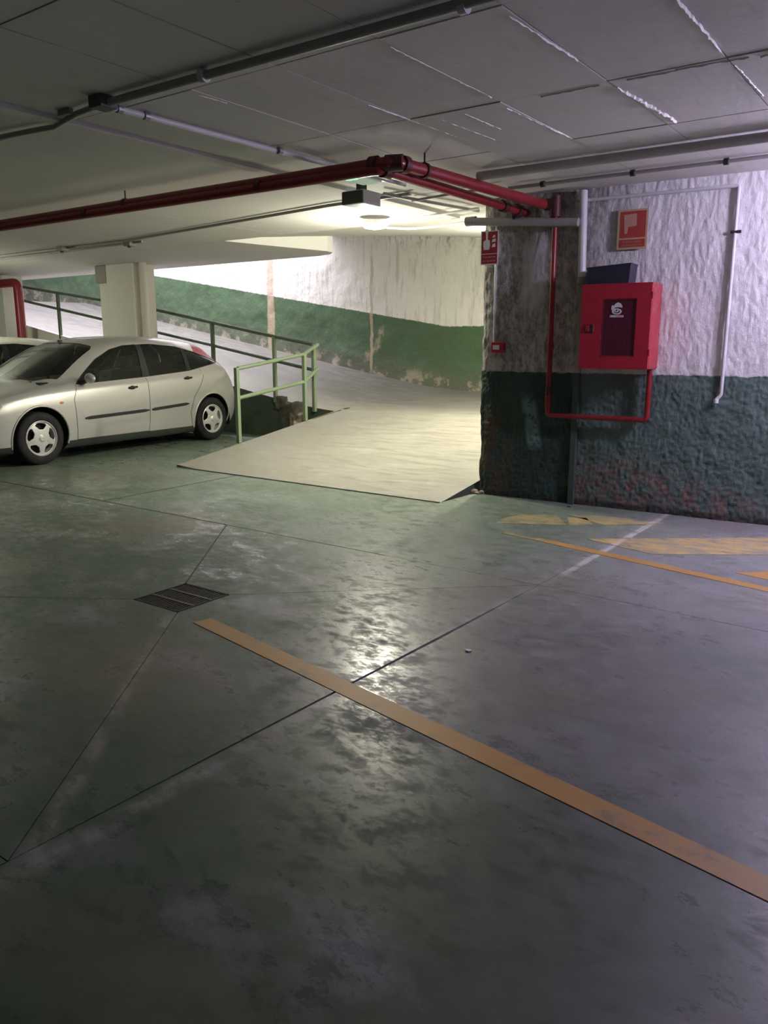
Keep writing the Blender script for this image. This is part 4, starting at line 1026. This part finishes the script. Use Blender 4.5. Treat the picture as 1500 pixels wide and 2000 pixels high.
def build_car(loc, rz, label, paint, group=None):
    car = empty('car', loc, label, 'car', rz=rz)
    yy = np.concatenate([np.linspace(-.86, -.78, 6)[:-1], np.linspace(-.78, 3.26, 200), np.linspace(3.26, 3.33, 6)[1:]])
    nv = 110; G_ = eval_sections(yy, nv); ny = len(yy)
    V = [tuple(p_) for p_ in G_.reshape(-1, 3)]
    F = [(i * nv + j, i * nv + j + 1, (i + 1) * nv + j + 1, (i + 1) * nv + j) for i in range(ny - 1) for j in range(nv - 1)]
    F = [tuple(reversed(f)) for f in F]
    # end caps
    V.append((0, yy[0], V[0][2])); V.append((0, yy[0], .42)); V.append((0, yy[-1], V[(ny - 1) * nv][2])); V.append((0, yy[-1], .46)); q_ = len(V)
    lo = [q_ - 4] + list(range(nv)); hi = [q_ - 2] + list(range((ny - 1) * nv, ny * nv))
    for k in range(nv): F.append((lo[k], lo[k + 1], q_ - 3)); F.append((hi[k + 1], hi[k], q_ - 1))
    def arr(): A = np.array(V); return A[:, 0], A[:, 1], A[:, 2]
    regs = {}
    def carve(name, fn):
        nonlocal V, F
        x, y, z = arr(); V, ins, F = split(V, F, fn(x, y, z)); regs[name] = ins
    side = lambda d: (lambda x, y, z: np.maximum(d(y, z), .45 - x))
    carve('arch1', side(lambda y, z: np.hypot(y - FA, z - .295) - .352))
    carve('arch2', side(lambda y, z: np.hypot(y - RA, z - .300) - .350))
    for nm, pl, r_ in (('W1', W1, .012), ('W2', W2, .012), ('W3', W3_, .01), ('LAMP', LAMP, .004), ('DLO', DLO, .006), ('DF', DF, .004), ('DR', DR, .004), ('HL', HL, .008)):
        carve(nm, side(lambda y, z, pl=pl, r_=r_: poly_sdf(y, z, pl, r_)))
    carve('WS', lambda x, y, z: np.maximum(poly_sdf(x, y, [(-.2, .03), (.30, .06), (.52, .17), (.655, .40), (.60, .66), (.545, .98), (.50, 1.03), (.25, .94), (-.2, .92)], 0), .78 - z - 0))
    carve('RG', lambda x, y, z: np.maximum(poly_sdf(x, z, [(-.2, 1.03), (.42, 1.03), (.40, 1.26), (-.2, 1.29)], .01), 2.93 - y))
    carve('SILL', lambda x, y, z: np.maximum(z - .232, .6 - x))
    def part(name, keys, mat, par=car, both=False, sep=True, off=0.0, solid=0.0):
        f = [q for k in keys for q in regs[k]]
        if not f: return []
        v, f = compact(V, f)
        if off: v = [(x - off * (1 if abs(x) > .4 else 0), y, z - (off if abs(x) <= .4 else 0)) for x, y, z in v]
        v2, f2 = mirror(v, f)
        if sep: return [mesh_obj(name, v, f, mat, par if not isinstance(par, (list, tuple)) else par[0], smooth=True, local=True, solid=solid), mesh_obj(name, v2, f2, mat, par if not isinstance(par, (list, tuple)) else par[1], smooth=True, local=True, solid=solid)]
        n = len(v); o = mesh_obj(name, v + v2, f + [tuple(n + i for i in q) for q in f2], mat, par, smooth=True, local=True)
        bm = bmesh.new(); bm.from_mesh(o.data); bmesh.ops.remove_doubles(bm, verts=bm.verts, dist=.0005); bm.to_mesh(o.data); bm.free()
        return [o]
    regs['BODY'] = F
    part('body_shell', ['BODY'], paint, sep=False)
    dfs = part('front_door', ['DF'], paint); drs = part('rear_door', ['DR'], paint)
    part('window_surround', ['DLO'], m_dark)
    part('front_window', ['W1'], m_glass, off=.006); part('rear_window', ['W2'], m_glass, off=.006); part('quarter_window', ['W3'], m_glass, off=.006)
    part('windscreen', ['WS'], m_glass, sep=False, off=.004); part('hatch_window', ['RG'], m_glass, sep=False)
    part('tail_lamp', ['LAMP'], m_lampred, off=-.004); part('headlamp', ['HL'], m_hl); part('sill_cover', ['SILL'], m_sill)
    # seams, mouldings, arch lips follow the surface
    def strip(name, pts, r, mat, par, off, closed=False, seg=6):
        P_ = []
        n = len(pts)
        for i in range(n if closed else n - 1):
            a, b = pts[i], pts[(i + 1) % n]; L = math.hypot(b[0] - a[0], b[1] - a[1]); k = max(1, int(L / .05))
            for t in range(k): q = (a[0] + (b[0] - a[0]) * t / k, a[1] + (b[1] - a[1]) * t / k); P_.append((side_w(*q) + off, q[0], q[1]))
        q = pts[0] if closed else pts[-1]; P_.append((side_w(*q) + off, q[0], q[1]))
        for s in (1, -1):
            p2 = [(x * s, y, z) for x, y, z in P_]
            m = MB().tube(p2, r, seg); smooth_angle(mesh_obj(name, m.v, m.f, mat, par[0 if s == 1 else 1] if isinstance(par, (list, tuple)) else par, local=True), 60)
    strip('door_seam', DF[:1] + DF[1:3] , .0035, m_dark, dfs, .000)
    strip('door_seam', [DF[0], DF[4], DF[3]], .0035, m_dark, dfs, .000)
    strip('door_seam', DR[1:7], .0035, m_dark, drs, .000)
    strip('arch_lip', [(FA + .362 * math.cos(a), .295 + .362 * math.sin(a)) for a in np.linspace(-.25, math.pi + .25, 26)], .013, paint, car, -.003, seg=8)
    strip('arch_lip', [(RA + .360 * math.cos(a), .300 + .360 * math.sin(a)) for a in np.linspace(-.25, math.pi + .25, 26)], .013, paint, car, -.003, seg=8)
    def mould(a, b, par, h=.042):
        for s, pp in ((1, par[0]), (-1, par[1])):
            V_ = []; n = 14
            for i in range(n + 1):
                t = i / n; y = a[0] + (b[0] - a[0]) * t; z = a[1] + (b[1] - a[1]) * t; hh = h * (.5 if i in (0, n) else 1)
                for dz, do in ((-hh / 2, -.004), (-hh / 2 + .006, .014), (hh / 2 - .006, .014), (hh / 2, -.004)): V_.append((s * (side_w(y, z + dz) + do), y, z + dz))
            F_2 = [(4 * i + k, 4 * i + k + 1, 4 * i + 5 + k, 4 * i + 4 + k) for i in range(n) for k in range(3)] + [(0, 3, 2, 1), (4 * n, 4 * n + 1, 4 * n + 2, 4 * n + 3)]
            if s == 1: F_2 = [tuple(reversed(q)) for q in F_2]
            mesh_obj('side_moulding', V_, F_2, m_dark, pp, local=True)
    mould((.60, .475), (1.575, .503), dfs); mould((1.62, .505), (2.27, .54), drs)
    for (y, z, par) in ((1.335, .795, dfs), (2.29, .875, drs)):
        for s, pp in ((1, par[0]), (-1, par[1])):
            wv = side_w(y, z); m = MB().lathe([(0, 0), (.032, .0), (.034, .003), (.0, .004)], (0, 0, 0), 'x', 16)
            m.v = [(s * (wv + x * 1.0), y + yy_ * 1.25 + .0, z + zz * .8) for x, yy_, zz in m.v]; mesh_obj('handle_recess', m.v, m.f, m_dark, pp, local=True)
            m = MB().tube([(s * (wv + .002), y - .055, z), (s * (wv + .028), y - .035, z + .004), (s * (wv + .030), y + .045, z + .008), (s * (wv + .003), y + .075, z + .008)], .0125, 8); smooth_angle(mesh_obj('door_handle', m.v, m.f, m_dark, pp, local=True), 60)
    for s in (1, -1):
        # mirrors
        m = MB(); mx = .80
        bmq = bmesh.new(); bmesh.ops.create_icosphere(bmq, subdivisions=3, radius=1)
        V_ = [(s * (.915 + v.co.x * .085), .66 + v.co.y * .055 * (1 if v.co.y < 0 else .35), .935 + v.co.z * .062 * (1 - .25 * v.co.x)) for v in bmq.verts]; F_2 = [tuple(v.index for v in f.verts) for f in bmq.faces]; bmq.free()
        if s == -1: F_2 = [tuple(reversed(q)) for q in F_2]
        mo = mesh_obj('door_mirror', V_, F_2, m_silver if paint is m_silver else paint, car, smooth=True, local=True)
        m = MB().tube([(s * .775, .63, .885), (s * .83, .64, .90), (s * .88, .65, .915)], [.035, .028, .03], 10); smooth_angle(mesh_obj('mirror_foot', m.v, m.f, m_dark, mo, local=True), 60)
        m = MB().lathe([(0, 0), (.018, 0), (.015, .006), (0, .008)], (0, 0, 0), 'x', 12); wv = side_w(.297, .675)
        mesh_obj('side_indicator', [(s * (wv + x), .297 + y_ * 1.5, .675 + z_ * .8) for x, y_, z_ in m.v], m.f, m_orange, car, local=True)
        # wheels
        for (wy, wz) in ((FA, .295), (RA, .300)):
            ox = s * .825
            q = empty('wheel', (0, 0, 0)); q.parent = car; q.location = (ox, wy, wz); q.rotation_euler = (0, 0, 0 if s == 1 else math.pi)
            smooth_angle(mesh_obj('tyre', *(lambda m_: (m_.v, m_.f))(MB().lathe([(.195, -.17), (.23, -.185), (.275, -.180), (.296, -.165), (.2955, -.02), (.283, -.004), (.25, .004), (.215, .002), (.198, -.006), (.190, -.02)], (0, 0, 0), 'x', 48)), m_black, q, local=True), 50)
            smooth_angle(mesh_obj('rim_barrel', *(lambda m_: (m_.v, m_.f))(MB().lathe([(.190, -.17), (.176, -.10), (.178, -.03), (.196, -.010), (.199, -.002), (.192, .001), (.182, -.010), (.17, -.035), (.17, -.16), (0, -.16)], (0, 0, 0), 'x', 48)), m_alloy, q, local=True), 40)
            mesh_obj('brake_disc', *(lambda m_: (m_.v, m_.f))(MB().lathe([(0, -.075), (.155, -.075), (.165, -.08), (.182, -.09)], (0, 0, 0), 'x', 32)), m_black, q, local=True)
            # five spoke face cut from a domed disc
            nr, na = 20, 100; Vd = []; Fd = []
            for i in range(nr + 1):
                r0 = .001 + .185 * i / nr
                for k in range(na):
                    a = 2 * math.pi * k / na; h = -.006 - .022 * (r0 / .185) ** 2 + (.012 if r0 < .03 else 0)
                    Vd.append((h, r0 * math.cos(a), r0 * math.sin(a)))
            for i in range(nr):
                for k in range(na): Fd.append((i * na + k, i * na + (k + 1) % na, (i + 1) * na + (k + 1) % na, (i + 1) * na + k))
            A = np.array(Vd); rr_ = np.hypot(A[:, 1], A[:, 2]); th = np.arctan2(A[:, 2], A[:, 1]) + .35
            sect = ((th + 10 * math.pi) % (2 * math.pi / 5)) - math.pi / 5
            lx_, ly_ = rr_ * np.cos(sect), rr_ * np.sin(sect)
            hole = poly_sdf(lx_, ly_, [(.108, -.022), (.108, .022), (.142, .062), (.158, .045), (.164, .0), (.158, -.045), (.142, -.062)], .008)
            Vd, ins, Fd = split(Vd, Fd, hole); Vd, Fd = compact(Vd, Fd)
            face = mesh_obj('spoke_face', Vd, Fd, m_alloy, q, smooth=True, local=True, solid=.012)
    # wheel wells and floor pan
    m = MB()
    for s in (1, -1):
        for (wy, wz) in ((FA, .295), (RA, .300)):
            n = 20; V_ = []; rr2 = .356
            for i in range(n + 1):
                a = -.3 + (math.pi + .6) * i / n
                for x in (.846 - .03, .50): V_.append((s * x, wy + rr2 * math.cos(a), wz + rr2 * math.sin(a)))
            V_.append((s * .50, wy, wz)); c_ = len(V_) - 1
            m.add(V_, [(2 * i, 2 * i + 1, 2 * i + 3, 2 * i + 2) for i in range(n)] + [(2 * i + 1, c_, 2 * i + 3) for i in range(n)])
    m.box((-.60, -.75, .15), (.60, 3.2, .19))
    mesh_obj('underbody', m.v, m.f, m_black, car, local=True)
    # cabin
    m = MB(); m.add(*(lambda t: (t.v, t.f))(MB().box((-.68, .15, .72), (.68, .52, .90)))); mesh_obj('dashboard', m.v, m.f, m_seat, car, local=True, bevel=.03)
    m = MB(); m.box((-.70, .3, .30), (.70, 3.0, .40)); m.box((-.66, 2.75, .4), (.66, 2.8, .95)); mesh_obj('cabin_floor', m.v, m.f, m_seat, car, local=True)
    for (sx, sy) in ((.36, 1.45), (-.36, 1.45), (.36, 2.25), (-.36, 2.25)):
        m = MB(); m.box((sx - .23, sy - .45, .42), (sx + .23, sy + .08, .56))
        V_ = [(sx + a, sy + b, c_) for c_, b0, hw in ((.5, 0, .23), (1.0, .14, .20)) for (a, b) in ((-hw, b0), (hw, b0), (hw, b0 + .10), (-hw, b0 + .10))]
        m.add(V_, [(0, 3, 2, 1), (4, 5, 6, 7), (0, 1, 5, 4), (1, 2, 6, 5), (2, 3, 7, 6), (3, 0, 4, 7)])
        se = mesh_obj('seat', m.v, m.f, m_seat, car, local=True, bevel=.03)
        m = MB().box((sx - .12, sy + .15, 1.02), (sx + .12, sy + .24, 1.17)); mesh_obj('headrest', m.v, m.f, m_seat, se, local=True, bevel=.03)
    m = MB(); rr_pts = [(.36 + .18 * math.cos(a), .62 + .05 * math.sin(a), .90 + .17 * math.sin(a)) for a in np.linspace(0, 2 * math.pi, 24)]
    m.tube(rr_pts, .014, 8, cap=False); m.tube([(.36, .45, .82), (.36, .62, .90)], .025, 8); m.tube([(.19, .62, .90), (.53, .62, .90)], .014, 8)
    smooth_angle(mesh_obj('steering_wheel', m.v, m.f, m_seat, car, local=True), 60)
    m = MB().box((-.1, .86, 1.24), (.1, .88, 1.30)); mesh_obj('interior_mirror', m.v, m.f, m_dark, car, local=True, bevel=.01)
    m = MB().tube([(0, .98, 1.355), (0, .96, 1.385), (0, 1.3, 1.44)], [.008, .006, .002], 6)
    mesh_obj('aerial_base', MB().box((-.02, .95, 1.35), (.02, .99, 1.375)).v, MB().box((-.02, .95, 1.35), (.02, .99, 1.375)).f, m_dark, car, local=True)
    m = MB().box((-.36, -.872, .30), (.36, -.85, .37)); mesh_obj('lower_grille', m.v, m.f, m_dark, car, local=True, bevel=.006)
    m = MB().box((-.26, -.868, .50), (.26, -.85, .545)); mesh_obj('upper_grille', m.v, m.f, m_dark, car, local=True, bevel=.006)
    # wipers
    for x0, x1 in ((.55, -.02), (.02, -.5)):
        m = MB().tube([(x0, .14 if abs(x0) > .3 else .09, .905), (x1, .22, .985)], .007, 6); mesh_obj('wiper', m.v, m.f, m_dark, car, local=True)
    return car
car1 = build_car((-9.10, 4.86, 0), R(4.3), 'silver five door hatchback parked beside the ramp railing', m_silver)

def copy_tree(o, parent=None):
    c = o.copy(); C.objects.link(c)
    if parent is not None: c.parent = parent
    for ch in list(o.children): copy_tree(ch, c)
    return c
car2 = copy_tree(car1)
car2.location = (-11.75, 4.55, 0); car2.rotation_euler = (0, 0, R(3))
car2['label'] = 'white car at the left edge, mostly hidden behind the silver car'
def repaint(o):
    for ch in o.children:
        if ch.type == 'MESH' and ch.material_slots and ch.material_slots[0].material == m_silver:
            ch.material_slots[0].link = 'OBJECT'; ch.material_slots[0].material = m_whitecar
        repaint(ch)
repaint(car2)
